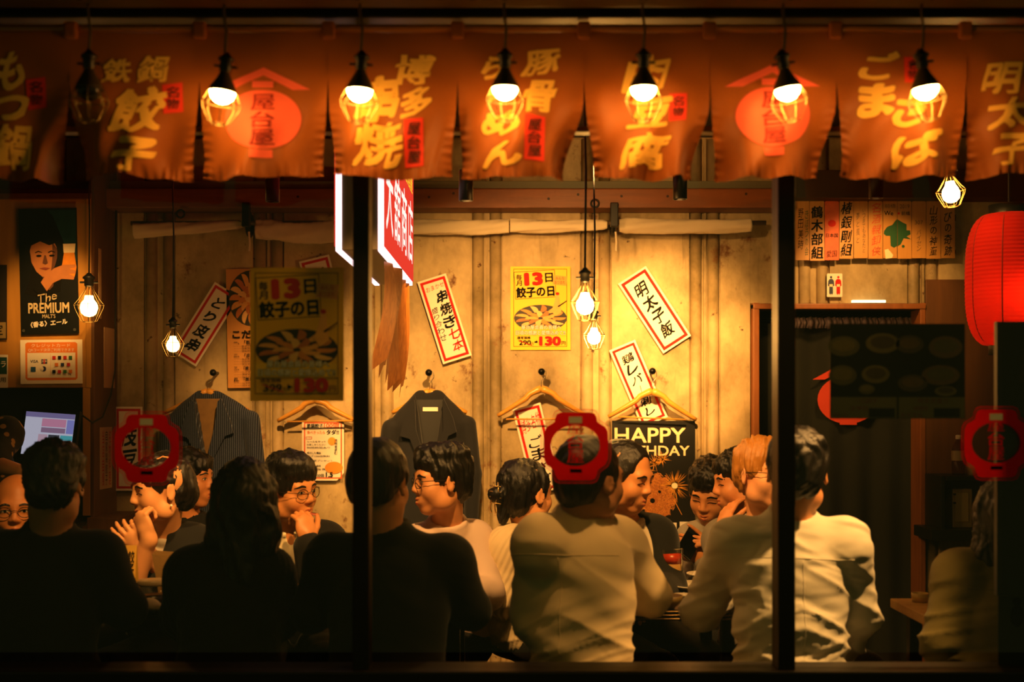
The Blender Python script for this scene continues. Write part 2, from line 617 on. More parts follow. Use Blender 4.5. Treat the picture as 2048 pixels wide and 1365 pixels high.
# doorway: frame, recess, curtain
tr = empty('trim_1', V((DX0 + DX1) / 2, YW, 0)); tag(tr, kind='structure')
MB().box((DX0 - .025, YW - .05, 0), (DX0 + .005, YW + .1, DZ + .03), .004).build('jamb', M_FRAMEWOOD, tr)
MB().box((DX1 - .005, YW - .05, 0), (DX1 + .022, YW + .1, DZ + .03), .004).build('jamb', M_FRAMEWOOD, tr)
MB().box((DX0 - .025, YW - .055, DZ), (DX1 + .022, YW + .1, DZ + .026), .004).build('lintel', M_FRAMEWOOD, tr)
rec = empty('wall_passage', V((DX0 + DX1) / 2, 7.2, 0)); tag(rec, kind='structure')
MB().box((DX0 - .3, 7.6, 0), (DX1 + .3, 7.68, ZC)).build('back_board', M_DARK, rec)
MB().box((DX0 - .38, YW + .1, 0), (DX0 - .3, 7.6, ZC)).build('side_board', M_DARK, rec)
MB().box((DX1 + .3, YW + .1, 0), (DX1 + .38, 7.6, ZC)).build('side_board', M_DARK, rec)

# timber beam and upper ledge above the wall, dark board on top
bm_ = empty('trim_2', V(0, 6.2, 2.38)); tag(bm_, kind='structure')
lo, hi = boxpx(-100, 377, 1570, 416, 6.12, 6.29)
MB().box(lo, hi, .006).build('beam', M_BEAM, bm_)
rk = random.Random(3)
for px in (600, 860, 905, 1105, 1160, 1235, 1330, 1490):    # knots in the beam
    p = W(px + rk.uniform(-8, 8), 392 + rk.uniform(-6, 8), 6.12)
    MB().lathe([(0, -.001), (.006, -.001), (.007, .001)], p, 10, 'y').build('knot', mat('wood_knot', '#1c0c04', .6), bm_)
lo, hi = boxpx(-100, 362, 1570, 377, 6.16, 6.29)
MB().box(lo, hi, .003).build('ledge', mat('ledge_paint', '#5c5a40', .6), bm_)
lo, hi = boxpx(1570, 340, 2300, 396, 6.12, 6.25)
MB().box(lo, hi, .004).build('board', mat('dim_board', '#2e2413', .7), bm_)

# facade: outer frame, mullions, sill, transom
fr = empty('trim_3', V(0, YG, 0)); tag(fr, kind='structure')
SZ = W(0, 1336, YG).z
for x0, x1 in ((705, 738), (1556, 1591)):
    lo, hi = boxpx(x0, 0, x1, 1340, YG - .03, YG + .05)
    MB().box((lo[0], lo[1], SZ - .02), (hi[0], hi[1], 2.45), .004).build('mullion', M_BLACKWOOD, fr)
MB().box((XL, YG - .05, SZ - .07), (XR, YG + .08, SZ), .006).build('sill', M_BLACKWOOD, fr)
MB().box((XL, YG - .03, 0), (XR, YG + .05, SZ - .07)).build('apron_panel', M_DARK, fr)
MB().box((XL, YG - .025, W(0, 268, YG).z), (XR, YG + .02, W(0, 257, YG).z), .003).build('transom_rail', mat('cream_rail', '#8a7b58', .5), fr)
MB().box((XL, YG - .03, 2.40), (XR, YG + .06, 3.2)).build('header_board', M_DARK, fr)
lo, hi = boxpx(-420, 0, -260, 1340, YG - .03, YG + .05)
MB().box((lo[0], lo[1], SZ - .02), (hi[0], hi[1], 2.45)).build('mullion', M_BLACKWOOD, fr)
lo, hi = boxpx(2300, 0, 2460, 1340, YG - .03, YG + .05)
MB().box((lo[0], lo[1], SZ - .02), (hi[0], hi[1], 2.45)).build('mullion', M_BLACKWOOD, fr)
edges = [W(-260, 0, YG).x, W(705, 0, YG).x, W(738, 0, YG).x, W(1556, 0, YG).x, W(1591, 0, YG).x, W(2300, 0, YG).x]
for i in range(3):
    g = MB().box((edges[2 * i] + .001, YG + .004, SZ), (edges[2 * i + 1] - .001, YG + .009, 2.40)).build('window_%d' % (i + 1), M_GLASS)
    tag(g, kind='structure')

# eave: battens and soffit above the curtain
ev = empty('trim_4', V(0, 2.8, 2.4)); tag(ev, kind='structure')
MB().box((XL, YB - .06, W(0, 8, YB).z), (XR, YB + .03, W(0, -70, YB).z), .004).build('batten', mat('eave_wood', '#4a4424', .5), ev)
MB().box((XL, YN - .02, W(0, 40, YN).z), (XR, YN + .06, W(0, -10, YN).z), .004).build('batten', M_BLACKWOOD, ev)
MB().box((XL, 1.9, 2.72), (XR, YG, 2.8)).build('soffit', M_DARK, ev)

# ------------------------------------------------------------------ curtain (noren) in front of the window
PB = [-118, 140, 398, 656, 915, 1168, 1420, 1673, 1933, 2190]
M_NOREN = cloth_mat('noren_cloth', '#9c5216', .58, trans=.02, var=.1, bump=.05)
MATS['noren_cloth'].node_tree.nodes['Principled BSDF'].inputs['Specular IOR Level'].default_value = .3
M_NTXT = mat('noren_cream', '#f0b850', .8, var=.06)
M_NRED = mat('noren_red', '#e0301c', .8, var=.06)
M_NLOGO = mat('noren_logo_red', '#f4644c', .8, var=.06)
M_NINK = mat('noren_dark_print', '#4a1208', .8)
def sstep(x):
    x = np.clip(x, 0, 1)
    return x * x * (3 - 2 * x)
NPAR = []
rr = random.Random(21)
CURL = {0: (0, 1.3), 1: (.5, .4), 2: (.15, .3), 3: (.3, .3), 4: (.2, 1.1), 5: (.5, .9), 6: (.4, .8), 7: (.3, .3), 8: (.4, 0)}
for i in range(9):
    NPAR.append([rr.uniform(0, 6.28) for _ in range(6)] + list(CURL.get(i, (0, .2))))
def noren_pt(i, u, v, off=0.):
    """photo px on the curtain -> world, vectorised"""
    u = np.asarray(u, float); v = np.asarray(v, float)
    x0, x1 = PB[i], PB[i + 1]
    p = NPAR[i]
    t = (u - x0) / (x1 - x0)
    h = np.clip((v - 160) / 195, 0, 1.05)
    top = np.clip((v - 60) / 110, 0, 1)
    xc = (x0 + x1) / 2
    uu = xc + (u - xc) * (1 - .028 * np.sin(np.pi * np.clip(h, 0, 1) * .85)) + 3 * h * np.sin(p[0])
    vv = v + 5 * h * np.sin(2 * np.pi * (t * .8) + p[1]) + 2.0 * h * np.sin(2 * np.pi * 3 * t + p[2])
    vv = vv + 4 * (1 - top) * np.sin(np.pi * t)
    d = .022 * h * np.sin(2 * np.pi * 1.2 * t + p[3] + .6 * h) + .012 * h * np.sin(2 * np.pi * (2.6 * t + .5 * h) + p[4])
    d += .004 * top * (1 - h) * np.sin(2 * np.pi * (1.5 * t - .8 * top) + p[5])
    edge = np.clip(1 - np.minimum(t, 1 - t) / .10, 0, 1)
    d += .0035 * edge * h * np.sin(v / 2.6 + p[2]) + .0025 * edge * h * np.sin(v / 4.3 + 2)
    hem = np.clip((v - 325) / 30, 0, 1)
    d += .0030 * hem * np.sin(t * 95 + p[1]) + .002 * hem * np.sin(t * 57)
    # pulled folds running to the slit tops and slanting wrinkles
    d += .0055 * h * np.sin(2 * np.pi * (3.3 * t * (1 - .4 * h) + 2.2 * h) + p[0])
    # big soft drag folds from the slit tops towards the middle of the panel
    for sgn, q in ((-1, t), (1, 1 - t)):
        c = .16 + .55 * h
        d += -.016 * np.exp(-((q - c) / .10) ** 2) * h * (.5 + .5 * np.sin(p[1] + sgn))
    cl = sstep((.30 - t) / .30) * sstep((h - .25) / .7) * p[6]
    cr = sstep((t - .70) / .30) * sstep((h - .25) / .7) * p[7]
    d += .085 * (cl + cr)
    uu = uu + 34 * cl - 34 * cr
    x = (uu - CX) * YN / F
    z = CZ - (vv - HY) * YN / F
    return np.stack([x, YN + d - off + 0 * x, z], -1)

noren = empty('shop_curtain', W(1036, 355, YN), 'brown cloth shop curtain with cream brush lettering hung under the eave', 'curtain')
def grid_faces(nu, nv):
    a = np.arange(nu * nv).reshape(nv, nu)
    return np.stack([a[:-1, :-1], a[:-1, 1:], a[1:, 1:], a[1:, :-1]], -1).reshape(-1, 4)
PANELS = []
for i in range(9):
    us = np.linspace(PB[i], PB[i + 1], 84); vs = np.linspace(62, 354, 92)
    U, VV = np.meshgrid(us, vs)
    P = noren_pt(i, U, VV).reshape(-1, 3)
    PANELS.append(obj('panel', P, grid_faces(84, 92), M_NOREN, noren, smooth=True))

def on_noren(i, v2, f, m, off=.0022, name='lettering'):
    if len(v2) == 0:
        return
    bm = bmesh.new()
    vs = [bm.verts.new((p[0], p[1], p[2] if len(p) > 2 else 0)) for p in v2]
    for q in f:
        try: bm.faces.new([vs[k] for k in q])
        except ValueError: pass
    bmesh.ops.triangulate(bm, faces=bm.faces[:])
    for _ in range(4):
        long = [e for e in bm.edges if e.calc_length() > 8]
        if not long: break
        bmesh.ops.subdivide_edges(bm, edges=long, cuts=1)
        bmesh.ops.triangulate(bm, faces=bm.faces[:])
    bm.verts.index_update()
    a = np.array([v.co[:] for v in bm.verts])
    fa = [tuple(v.index for v in q.verts) for q in bm.faces]
    bm.free()
    P = noren_pt(i, a[:, 0], a[:, 1], off + a[:, 2] * 4e-5)
    fa = np.array(fa)
    o = obj(name, P, fa, m, PANELS[i], smooth=True)
    return o
def poly2(pts):
    tr = tessellate_polygon([[Vector((x, -y, 0)) for x, y in pts]])
    return np.array(pts, float), [tuple(t) for t in tr]
def ell2(cx, cy, rx, ry, n=40):
    return poly2([(cx + rx * math.cos(2 * math.pi * k / n), cy + ry * math.sin(2 * math.pi * k / n)) for k in range(n)])
def nt_(i, body, x0, y0, x1, y1, m=None, bold=.035, brush=1., off=.0022):
    on_noren(i, *text_box(body, x0, y0, x1, y1, bold, brush), m or M_NTXT, off)
def nlabel(i, x0, y0, x1, y1, body, sk=6):
    on_noren(i, *poly2([(x0, y0 + sk / 2), (x1, y0 - sk / 2), (x1 + sk / 2, y1 - sk / 2), (x0 + sk / 2, y1 + sk / 2)]), M_NRED, .0020, 'stamp')
    on_noren(i, *text_col(body, (x0 + x1) / 2 + sk / 4, y0 + 6, y1 - 6, (x1 - x0) * .66, .015, .5), M_NINK, .0036)
def nlogo(i, cx, cy):
    on_noren(i, *poly2([(cx - 97, cy - 68), (cx, cy - 115), (cx + 95, cy - 68), (cx + 58, cy - 68), (cx, cy - 98), (cx - 60, cy - 68)]), M_NLOGO, .0020, 'emblem')
    on_noren(i, *poly2([(cx - 22, cy - 86), (cx + 20, cy - 86), (cx + 20, cy - 72), (cx - 22, cy - 72)]), M_NLOGO, .0020, 'emblem')
    on_noren(i, *ell2(cx, cy - 8, 78, 60), M_NLOGO, .0020, 'emblem')
    on_noren(i, *poly2([(cx - 22, cy + 53), (cx + 20, cy + 53), (cx + 20, cy + 69), (cx - 22, cy + 69)]), M_NLOGO, .0020, 'emblem')
    on_noren(i, *text_col('屋台屋', cx, cy - 60, cy + 46, 48, .02, .0), mat('noren_logo_ink', '#8c2010', .8), .0036)
nt_(0, 'も', -6, 100, 50, 182); nt_(0, 'つ', -10, 190, 58, 240, bold=.05); nt_(0, '鍋', -14, 246, 60, 336)
nlabel(0, 52, 156, 90, 216, '名物')
nt_(1, '鉄', 203, 116, 264, 166); nt_(1, '鍋', 274, 110, 340, 166)
nt_(1, '餃', 218, 172, 336, 270); nt_(1, '子', 224, 276, 316, 350, bold=.045)
nlabel(1, 326, 168, 366, 224, '名物')
nlogo(2, 527, 248)
nt_(3, '博', 790, 108, 872, 170); nt_(3, '多', 800, 174, 866, 236)
nt_(3, '串', 706, 150, 800, 246, bold=.045); nt_(3, '焼', 698, 240, 806, 336)
nlabel(3, 808, 236, 848, 330, '屋台屋', 4)
nt_(4, '豚', 1040, 96, 1122, 154); nt_(4, '骨', 1044, 160, 1116, 226)
nt_(4, 'ら', 962, 112, 1008, 160, bold=.045); nt_(4, 'ー', 976, 170, 1020, 210); nt_(4, 'め', 960, 220, 1040, 272, bold=.045); nt_(4, 'ん', 962, 282, 1044, 338, bold=.045)
nlabel(4, 1050, 232, 1092, 322, '屋台屋', -4)
nt_(5, '肉', 1242, 108, 1342, 186); nt_(5, '豆', 1250, 192, 1346, 256, bold=.045); nt_(5, '腐', 1234, 262, 1344, 338)
nlabel(5, 1338, 188, 1374, 242, '名物', 0)
nlogo(6, 1545, 242)
nt_(7, 'ご', 1716, 100, 1800, 160, bold=.045); nt_(7, 'ま', 1712, 166, 1790, 234, bold=.05)
nt_(7, 'さ', 1784, 184, 1862, 252, bold=.05); nt_(7, 'ば', 1784, 258, 1888, 332, bold=.05)
nlabel(7, 1808, 112, 1844, 166, '名物', 0)
nt_(8, '明', 1962, 122, 2046, 190); nt_(8, '太', 1970, 196, 2060, 262); nt_(8, '子', 1978, 270, 2060, 338)
for i, px in enumerate(PB[1:-1]):                       # cloth loops over the rod
    a, b = W(px - 13, 76, YN - .012), W(px + 13, 42, YN - .012)
    MB().box((a.x, YN - .016, a.z), (b.x, YN + .022, b.z), .006).build('loop', M_NOREN, noren)
rod = MB().tube([(XL + .1, YN + .003, W(0, 56, YN).z), (XR - .1, YN + .003, W(0, 56, YN).z)], .0095, 12)
rod.build('curtain_rod', wood('rod_wood', '#8a4c16', '#c87a30', .22, axis=(1, 8, 8)), None, smooth=True, label='wooden rod threaded through the loops of the brown shop curtain', cat='rod')

# ------------------------------------------------------------------ caged bulb lamps
M_BULB_OUT = emit('led_dome_glow', (1.0, .46, .09), 100.0)
M_BULB_IN = emit('filament_bulb_glow', (1.0, .46, .10), 120.0)
M_BULB_OFF = mat('frosted_bulb_off', '#2a2a24', .2, var=.05)
M_SOCKET = mat('bulb_socket', '#0e0c0a', .45)
def cage_lamp(label, px, py, y, cage_w, cage_h, top_py, lit=True, led=False, group=None, tilt=0., strength=None, top_world=None):
    """px,py centre of the bulb; cage hangs from a socket on a cord"""
    s = y / F
    root = empty('caged_lamp', W(px, py, y), label, 'lamp', group)
    c = W(px, py, y)
    R = cage_w * s / 2
    H = cage_h * s
    zt = c.z + H * (.40 if led else .62)      # top collar of the cage
    zb = zt - H
    ze = zt - H * (.60 if led else .52)       # widest ring
    A = Matrix.Translation(V(c.x, c.y, zt)) @ Matrix.Rotation(tilt, 4, 'Y') @ Matrix.Translation(-V(c.x, c.y, zt))
    b = MB()
    wires = 8
    rw = .0011
    for k in range(wires):
        a = 2 * math.pi * (k + .3) / wires
        ca, sa = math.cos(a), math.sin(a)
        pts = []
        for r, z in ((.20, zt), (.34, zt - .12 * H), (.72, zt - .38 * H), (1.0, ze), (.93, ze - .12 * H), (.55, zb + .03 * H), (.40, zb)):
            pts.append((c.x + R * r * ca, c.y + R * r * sa, z))
        b.tube(pts, rw, 5)
    for r, z in ((1.0, ze), (.40, zb)):
        b.tube([(c.x + R * r * math.cos(2 * math.pi * k / 20), c.y + R * r * math.sin(2 * math.pi * k / 20), z) for k in range(20)], rw, 5, closed=True)
    b.tube([(c.x + R * .24 * math.cos(2 * math.pi * k / 16), c.y + R * .24 * math.sin(2 * math.pi * k / 16), zt) for k in range(16)], rw * 1.8, 5, closed=True)
    b.xform(A).build('cage', M_WIRE, root, smooth=True)
    # socket with two side screws
    sk = MB().lathe([(0, .0), (R * .26, .0), (R * .32, .006), (R * .32, H * .20), (R * .42, H * .22), (R * .42, H * .27), (R * .24, H * .32), (R * .12, H * .38), (0, H * .38)], (c.x, c.y, zt - H * .02), 16)
    so = sk.xform(A).build('socket', M_SOCKET, root, smooth=True)
    MB().tube([(c.x - R * .62, c.y, zt + H * .10), (c.x + R * .62, c.y, zt + H * .10)], R * .07, 6).xform(A).build('clamp_screw', M_SOCKET, so)
    # bulb
    rb = (26 if led else 15) * s * (1 if led else cage_w / 50)
    if led:
        neck = MB().lathe([(R * .24, H * .02), (R * .30, -H * .06), (rb * .98, c.z - zt + rb * .42), (rb * 1.06, c.z - zt + rb * .12), (rb * 1.06, c.z - zt + rb * .02)], (c.x, c.y, zt), 20)
        neck.xform(A).build('bulb_body', mat('bulb_body', '#3a2c18', .4), root, smooth=True)
        prof = [(rb, rb * .06), (rb * .96, -rb * .18), (rb * .8, -rb * .5), (rb * .5, -rb * .74), (rb * .2, -rb * .85), (0, -rb * .87)]
        d = MB().lathe([(0, rb * .07)] + prof, (c.x, c.y, c.z), 20)
    else:
        prof = [(0, rb * 1.5), (rb * .45, rb * 1.45), (rb * .55, rb * 1.0), (rb * .9, rb * .55), (rb, 0), (rb * .86, -rb * .55), (rb * .5, -rb * .88), (0, -rb)]
        d = MB().lathe(prof, (c.x, c.y, c.z), 20)
    m = (M_BULB_OUT if led else M_BULB_IN) if lit else M_BULB_OFF
    if lit and strength:
        m = emit('bulb_glow_%g' % strength, (1.0, .46, .10), strength)
    d.xform(A).build('bulb', m, root, smooth=True)
    # cord
    zc = zt + H * .36
    ztop = W(px, top_py, y).z if led else ZC + .002
    cd = MB().tube([(c.x, y, zc), (c.x + .003, y, zc + (ztop - zc) * .33), (c.x - .003, y, zc + (ztop - zc) * .66), (c.x + .002, y, ztop)], .0035 if not led else .0032, 6)
    cd.build('cord', M_CORD if not led else mat('twine_cord', '#4a3a18', .7), root, smooth=True)
    return root

lbl_out = {178: 'unlit caged bulb hanging before the iron-pot gyoza curtain panel', 450: 'lit caged bulb beside the first lantern emblem on the curtain', 722: 'lit caged bulb before the skewer curtain panel with two red-stamped characters',
           1010: 'lit caged bulb before the pork bone ramen curtain panel', 1287: 'lit caged bulb before the meat tofu curtain panel', 1568: 'lit caged bulb covering the second lantern emblem', 1845: 'lit caged bulb before the sesame mackerel curtain panel'}
for px, py in ((178, 180), (450, 186), (722, 182), (1010, 178), (1287, 178), (1568, 180), (1845, 178)):
    r_ = cage_lamp(lbl_out[px], px, py, YB, 76, 106, -20, lit=px != 178, led=True, group='bulbs under the eave', tilt={450: .12, 1568: -.16, 722: .06, 1845: -.14}.get(px, 0.))
    hz = W(px, 4, YB)
    kn = MB()
    for k in range(3):                                   # black flex knotted round the batten
        kn.tube([(hz.x + (.014 + .004 * k) * math.cos(2 * math.pi * j / 12), YB - .068 + .004 * math.sin(3 * j), hz.z + .008 + (.012 + .004 * k) * math.sin(2 * math.pi * j / 12)) for j in range(12)], .0035, 6, closed=True)
    kn.build('knot', M_CORD, r_, smooth=True)

cage_lamp('caged bulb hanging in front of the beer poster', 178, 617, 5.72, 58, 72, 330, tilt=.0, strength=30, group='pendant bulbs inside')
cage_lamp('small caged bulb beside the tilted chicken-skin skewer paper strip', 346, 692, 5.05, 44, 58, 330, strength=26, group='pendant bulbs inside')
cage_lamp('larger caged bulb of the hanging pair beside the yellow wall poster', 1170, 612, 3.95, 58, 78, 330, strength=260, group='pendant bulbs inside')
cage_lamp('smaller lower caged bulb of the hanging pair beside the yellow wall poster', 1188, 676, 5.05, 45, 60, 330, strength=420, group='pendant bulbs inside')
cage_lamp('caged bulb just under the curtain corner near the red lantern', 1898, 389, 4.3, 58, 66, 300, group='pendant bulbs inside', tilt=-.1)

# track spotlights (fixtures)
for i, (px, d, py, tg, watts, deg, lb) in enumerate(TRACK):
    p = W(px, py, d)
    r_ = empty('track_spotlight', p, lb, 'spotlight', 'ceiling spotlights')
    rad = 14.5 * d / F
    MB().lathe([(rad * .8, .012), (rad * .9, .0), (rad, .0), (rad, .11), (rad * .9, .118), (0, .118)], p, 20).build('barrel', M_BLACKMETAL, r_, smooth=True)
    MB().tube([p + V(0, 0, .116), V(p.x, p.y, ZC)], .006, 8).build('stem', M_BLACKMETAL, r_)
    MB().box((p.x - .04, p.y - .018, ZC - .025), (p.x + .04, p.y + .018, ZC - .001), .003).build('mount', M_BLACKMETAL, r_)

r_ = empty('track_spotlight', SIDE_SPOT, 'last spotlight of the window track above the dark board', 'spotlight', 'ceiling spotlights')
dv = (V(.90, 3.52, 1.0) - SIDE_SPOT).normalized()
MB().tube([SIDE_SPOT - dv * .07, SIDE_SPOT + dv * .015], [.026, .028], 16).build('barrel', M_BLACKMETAL, r_, smooth=True)
MB().tube([SIDE_SPOT - dv * .04, V(SIDE_SPOT.x, SIDE_SPOT.y, ZC)], .006, 8).build('stem', M_BLACKMETAL, r_)

# ------------------------------------------------------------------ stickers and posters on the glass
def emblem_outline(k=1.):
    q = [(30, -69), (38, -66), (42, -58), (43, -50), (50, -45), (59, -40), (64, -30), (65, -16)]
    q2 = [(65, 14), (64, 26), (59, 37), (50, 43), (44, 48), (42, 57), (38, 65), (30, 68)]
    r = q + q2
    l = [(-x, y) for x, y in r[::-1]]
    return [(x * k, y * k) for x, y in r + l]
def ring_mesh(outer, inner):
    loops = [[Vector((x, -y, 0)) for x, y in outer], [Vector((x, -y, 0)) for x, y in inner]]
    tr = tessellate_polygon(loops)
    return np.array(outer + inner, float), [tuple(t) for t in tr]
M_STICK = cloth_mat('sticker_red', '#e01414', .5, var=.05, trans=.5, bump=0)
def emblem(label, cx, cy, k=1.):
    s_ = YG / F
    M = Matrix.Translation(W(cx, cy, YG))
    ov = emblem_outline(k)
    hole = [(-1 + 49 * k * math.cos(2 * math.pi * j / 32), -2 + 41 * k * math.sin(2 * math.pi * j / 32)) for j in range(32)]
    root = empty('window_sticker', M, label, 'sticker', 'red emblem stickers on the window')
    def put(name, v2, f, m, y):
        v = np.stack([v2[:, 0] * s_, np.full(len(v2), y), -v2[:, 1] * s_], 1)
        obj(name, v, f, m, root, world=False, M=M)
    put('emblem_ring', *ring_mesh(ov, hole), M_STICK, .003)
    put('outline', *ring_mesh(emblem_outline(k * 1.08), emblem_outline(k * 1.055)), M_STICK, .003)
    v, f = text_col('屋台屋', -1, -52 * k, 34 * k, 34 * k, 0., 0.)
    put('lettering', v, f, M_STICK, .0027)
    for (a, b, c, d) in ((-14, -60, 12, -47), (-12, 45, 12, 52)):
        put('window_slot', *poly2([(a * k, b * k), (c * k, b * k), (c * k, d * k), (a * k, d * k)]), M_WHITE if b < 0 else M_INK, .0024)
emblem('red emblem sticker on the glass before the laughing person', 293, 898)
emblem('red emblem sticker on the glass over the head of the cream shirted man', 1152, 894)
emblem('red emblem sticker on the glass beside the dark board', 1994, 888)

# ------------------------------------------------------------------ left cabinet, partition, service recess
YC = 5.95
M_CABWOOD = wood('cabinet_wood', '#9a6a22', '#c8923c', .42, scale=1.6, axis=(9, 9, 1), bump=.05)
cab = empty('wall_cabinet', W(20, 775, YC), 'honey coloured wooden wall cabinet carrying the beer poster', 'cabinet')
lo, hi = boxpx(-420, 398, 181, 776, YC, YW - .03)
MB().box(lo, hi, .004).build('body', M_CABWOOD, cab)
lo, hi = boxpx(-420, 386, 183, 398, YC - .015, YW - .03)
MB().box(lo, hi, .003).build('cornice', M_BROWNBOARD, cab)
lo, hi = boxpx(172, 398, 182, 776, YC - .012, YC)
MB().box(lo, hi, .002).build('edge_strip', M_CABWOOD, cab)
xs = W(182, 0, YC).x
st = empty('wall_partition', V(xs, 6.1, 0)); tag(st, kind='structure')
MB().box((xs, YC - .01, W(0, 1035, YC).z), (xs + .018, YW - .02, ZC), .003).build('side_board', M_BROWNBOARD, st)
MB().box((xs - .035, YC - .01, W(0, 1032, YC).z), (xs, YC + .03, W(0, 776, YC).z), .003).build('post', M_CABWOOD, st)
MB().box((xs + .0, YC - .06, W(0, 1060, YC).z), (xs + .14, YW - .02, W(0, 1034, YC).z), .004).build('ledge', M_BROWNBOARD, st)
MB().box((XL + .02, YW - .035, .85), (xs, YW - .022, W(0, 776, YC).z + .02)).build('back_board', M_DARK, st)
MB().box((XL + .02, YC + .0, 0), (xs, YC + .03, .86), .004).build('front_board', M_DARK, st)
MB().box((XL + .02, YC - .05, .86), (xs, YW - .04, .89), .004).build('shelf_board', M_BROWNBOARD, st)
# papers stuck on the side board
for nm, lb, z0, z1, y0, y1 in (('notice_paper', 'small printed notice stuck on the brown partition board', 978, 855, 6.02, 6.2), ('notice_paper', 'pale blank sheet stuck high on the brown partition board', 776, 655, 6.08, 6.24), ('notice_paper', 'narrow pale strip high on the brown partition board beside the beer poster', 640, 502, 6.00, 6.04)):
    a, b = W(0, z0, 6.1).z, W(0, z1, 6.1).z
    o = MB().box((xs + .018, y0, a), (xs + .0192, y1, b)).build(nm, mat('aged_paper', '#c8a878', .7), None, label=lb, cat='notice')
    if z0 == 978:
        MM = Matrix.Translation(V(xs + .0196, (y0 + y1) / 2, (a + b) / 2)) @ Matrix.Rotation(math.pi / 2, 4, 'Z')
        for c_, bod, mm in ((-.045, '当店自慢', M_RED), (.005, '自家製餃子', M_INK), (.055, '名物料理', M_RED)):
            v, f = text_col(bod, c_, -.13, .13, .03)
            vv = np.stack([v[:, 0], np.zeros(len(v)), -v[:, 1]], 1)
            obj('lettering', vv, f, mm, o, world=False, M=MM)
# cable on the corner
MB().tube([W(232, 420, 6.2), W(231, 600, 6.2), W(230, 740, 6.2), W(222, 790, 6.15), W(205, 835, 6.0), W(185, 846, 5.9), W(160, 828, 5.7)], .004, 6).build('cable', M_CORD, None, smooth=True, label='thin black cable running down the partition corner to the screen', cat='cable')

# register screen
scr = empty('register_screen', W(98, 910, 5.6), 'tilted touch screen register with coloured buttons below the cabinet', 'screen')
a = math.radians(10)
SM = Matrix.Translation(W(96, 866, 5.6)) @ Matrix.Rotation(math.radians(4), 4, 'Y') @ Matrix.Rotation(-a, 4, 'X')
s5 = 5.6 / F
def sbox(name, x0, y0, x1, y1, m, d0, d1, p=None):
    b = MB().box((x0 * s5, d0, -y1 * s5), (x1 * s5, d1, -y0 * s5))
    return obj(name, b.v, b.f, m, p or scr, world=False, M=SM)
sbox('housing', -56, -48, 58, 54, M_BLACKMETAL, 0, .03)
scn = sbox('display', -48, -40, 50, 46, emit('screen_white', (.75, .72, .95), .5), -.002, 0)
for x0, y0, x1, y1, c in ((-48, -40, 50, -30, (.25, .2, .45)), (-14, -28, 34, -12, (.75, .3, .5)), (-14, -10, 34, 0, (.35, .2, .35)), (36, -28, 50, 0, (.3, .3, .8)), (2, 4, 24, 26, (.06, .06, .08)), (26, 4, 50, 14, (.1, .5, .6)), (26, 16, 50, 26, (.55, .25, .6)),
                          (-20, 28, -2, 44, (.1, .6, .25)), (0, 28, 18, 44, (.15, .55, .2)), (20, 28, 34, 44, (.6, .25, .5)), (36, 28, 50, 44, (.1, .5, .5)), (-18, 4, 0, 26, (.7, .45, .6))):
    sbox('button', x0, y0, x1, y1, emit('screen_%d_%d_%d' % tuple(int(q * 99) for q in c), c, .5), -.004, -.002, scn)
sbox('stand', -14, 54, 14, 90, M_BLACKMETAL, .01, .05)
lo = W(96, 940, 5.6)
MB().tube([SM @ V(0, .03, -.17), V(lo.x, 5.72, .905)], .02, 8).build('stand_pole', M_BLACKMETAL, scr)
MB().box((lo.x - .1, 5.60, .892), (lo.x + .1, 5.80, .91), .004).build('foot', M_BLACKMETAL, scr)
MB().box((XL + .02, 5.45, .80), (xs - .02, YC - .055, .89), .004).build('service_counter', M_DARK, None, label='dark service counter top under the register screen', cat='counter')

# ------------------------------------------------------------------ beer poster and card notice on the cabinet
Y_ = YC - .014
P = Sheet('beer_poster', 'dark poster of a dark-haired man raising a glass of beer', 'poster', 98, 543, 116, 252, Y_, -1.2, mat('poster_black', '#090a0c', .35, var=.3))
M_SKINP = mat('print_skin', '#b0703a', .6, var=.18, scale=30); M_SKIND = mat('print_skin_dark', '#5a3010', .6)
P.poly([(0, -122), (56, -122), (56, -20), (40, -10), (30, -60), (10, -110)], mat('print_teal', '#0c3a44', .5, var=.5, scale=20), 'backdrop')
P.poly([(-40, 20), (-26, -36), (-8, -30), (10, -2), (26, 10), (22, 42), (-20, 52), (-50, 44)], M_INK, 'coat')
P.poly([(-16, 6), (14, 0), (8, 30), (0, 38)], M_SKIND, 'neck')
P.poly([(-38, -46), (-34, -58), (-22, -64), (-4, -64), (12, -58), (18, -44), (17, -26), (12, -10), (4, 4), (-5, 12), (-14, 10), (-25, 0), (-34, -18)], M_SKINP, 'face')
P.poly([(8, -58), (18, -44), (17, -26), (12, -10), (4, 4), (8, -30)], M_SKIND, 'face_side')
P.poly([(-48, -36), (-50, -62), (-40, -84), (-20, -96), (4, -96), (20, -84), (27, -60), (24, -30), (19, -34), (15, -56), (2, -52), (-16, -60), (-34, -52), (-40, -30)], mat('print_hair', '#050404', .4), 'hair')
for x0 in (-27, -1):
    P.poly([(x0, -38), (x0 + 7, -41.5), (x0 + 15, -38), (x0 + 14, -37), (x0 + 7, -39), (x0 + 1, -36.5)], M_INK, 'brow')
    P.ell(x0 + 8, -31, 5.5, 2.2, M_INK, 'eye')
P.poly([(-8, -32), (-5, -32), (-1, -16), (-6, -13), (-12, -16)], M_SKIND, 'nose')
P.poly([(-18, -6), (-8, -8), (4, -6), (-6, -2)], mat('print_lip', '#7a3018', .6), 'mouth')
P.poly([(30, -52), (54, -52), (52, -38), (56, -6), (52, 12), (32, 12), (26, -6), (32, -38)], mat('print_beer', '#e08a1c', .4, var=.25, scale=40), 'beer_glass')
P.poly([(30, -54), (55, -54), (53, -36), (31, -36)], mat('print_foam', '#f4dcae', .5), 'foam')
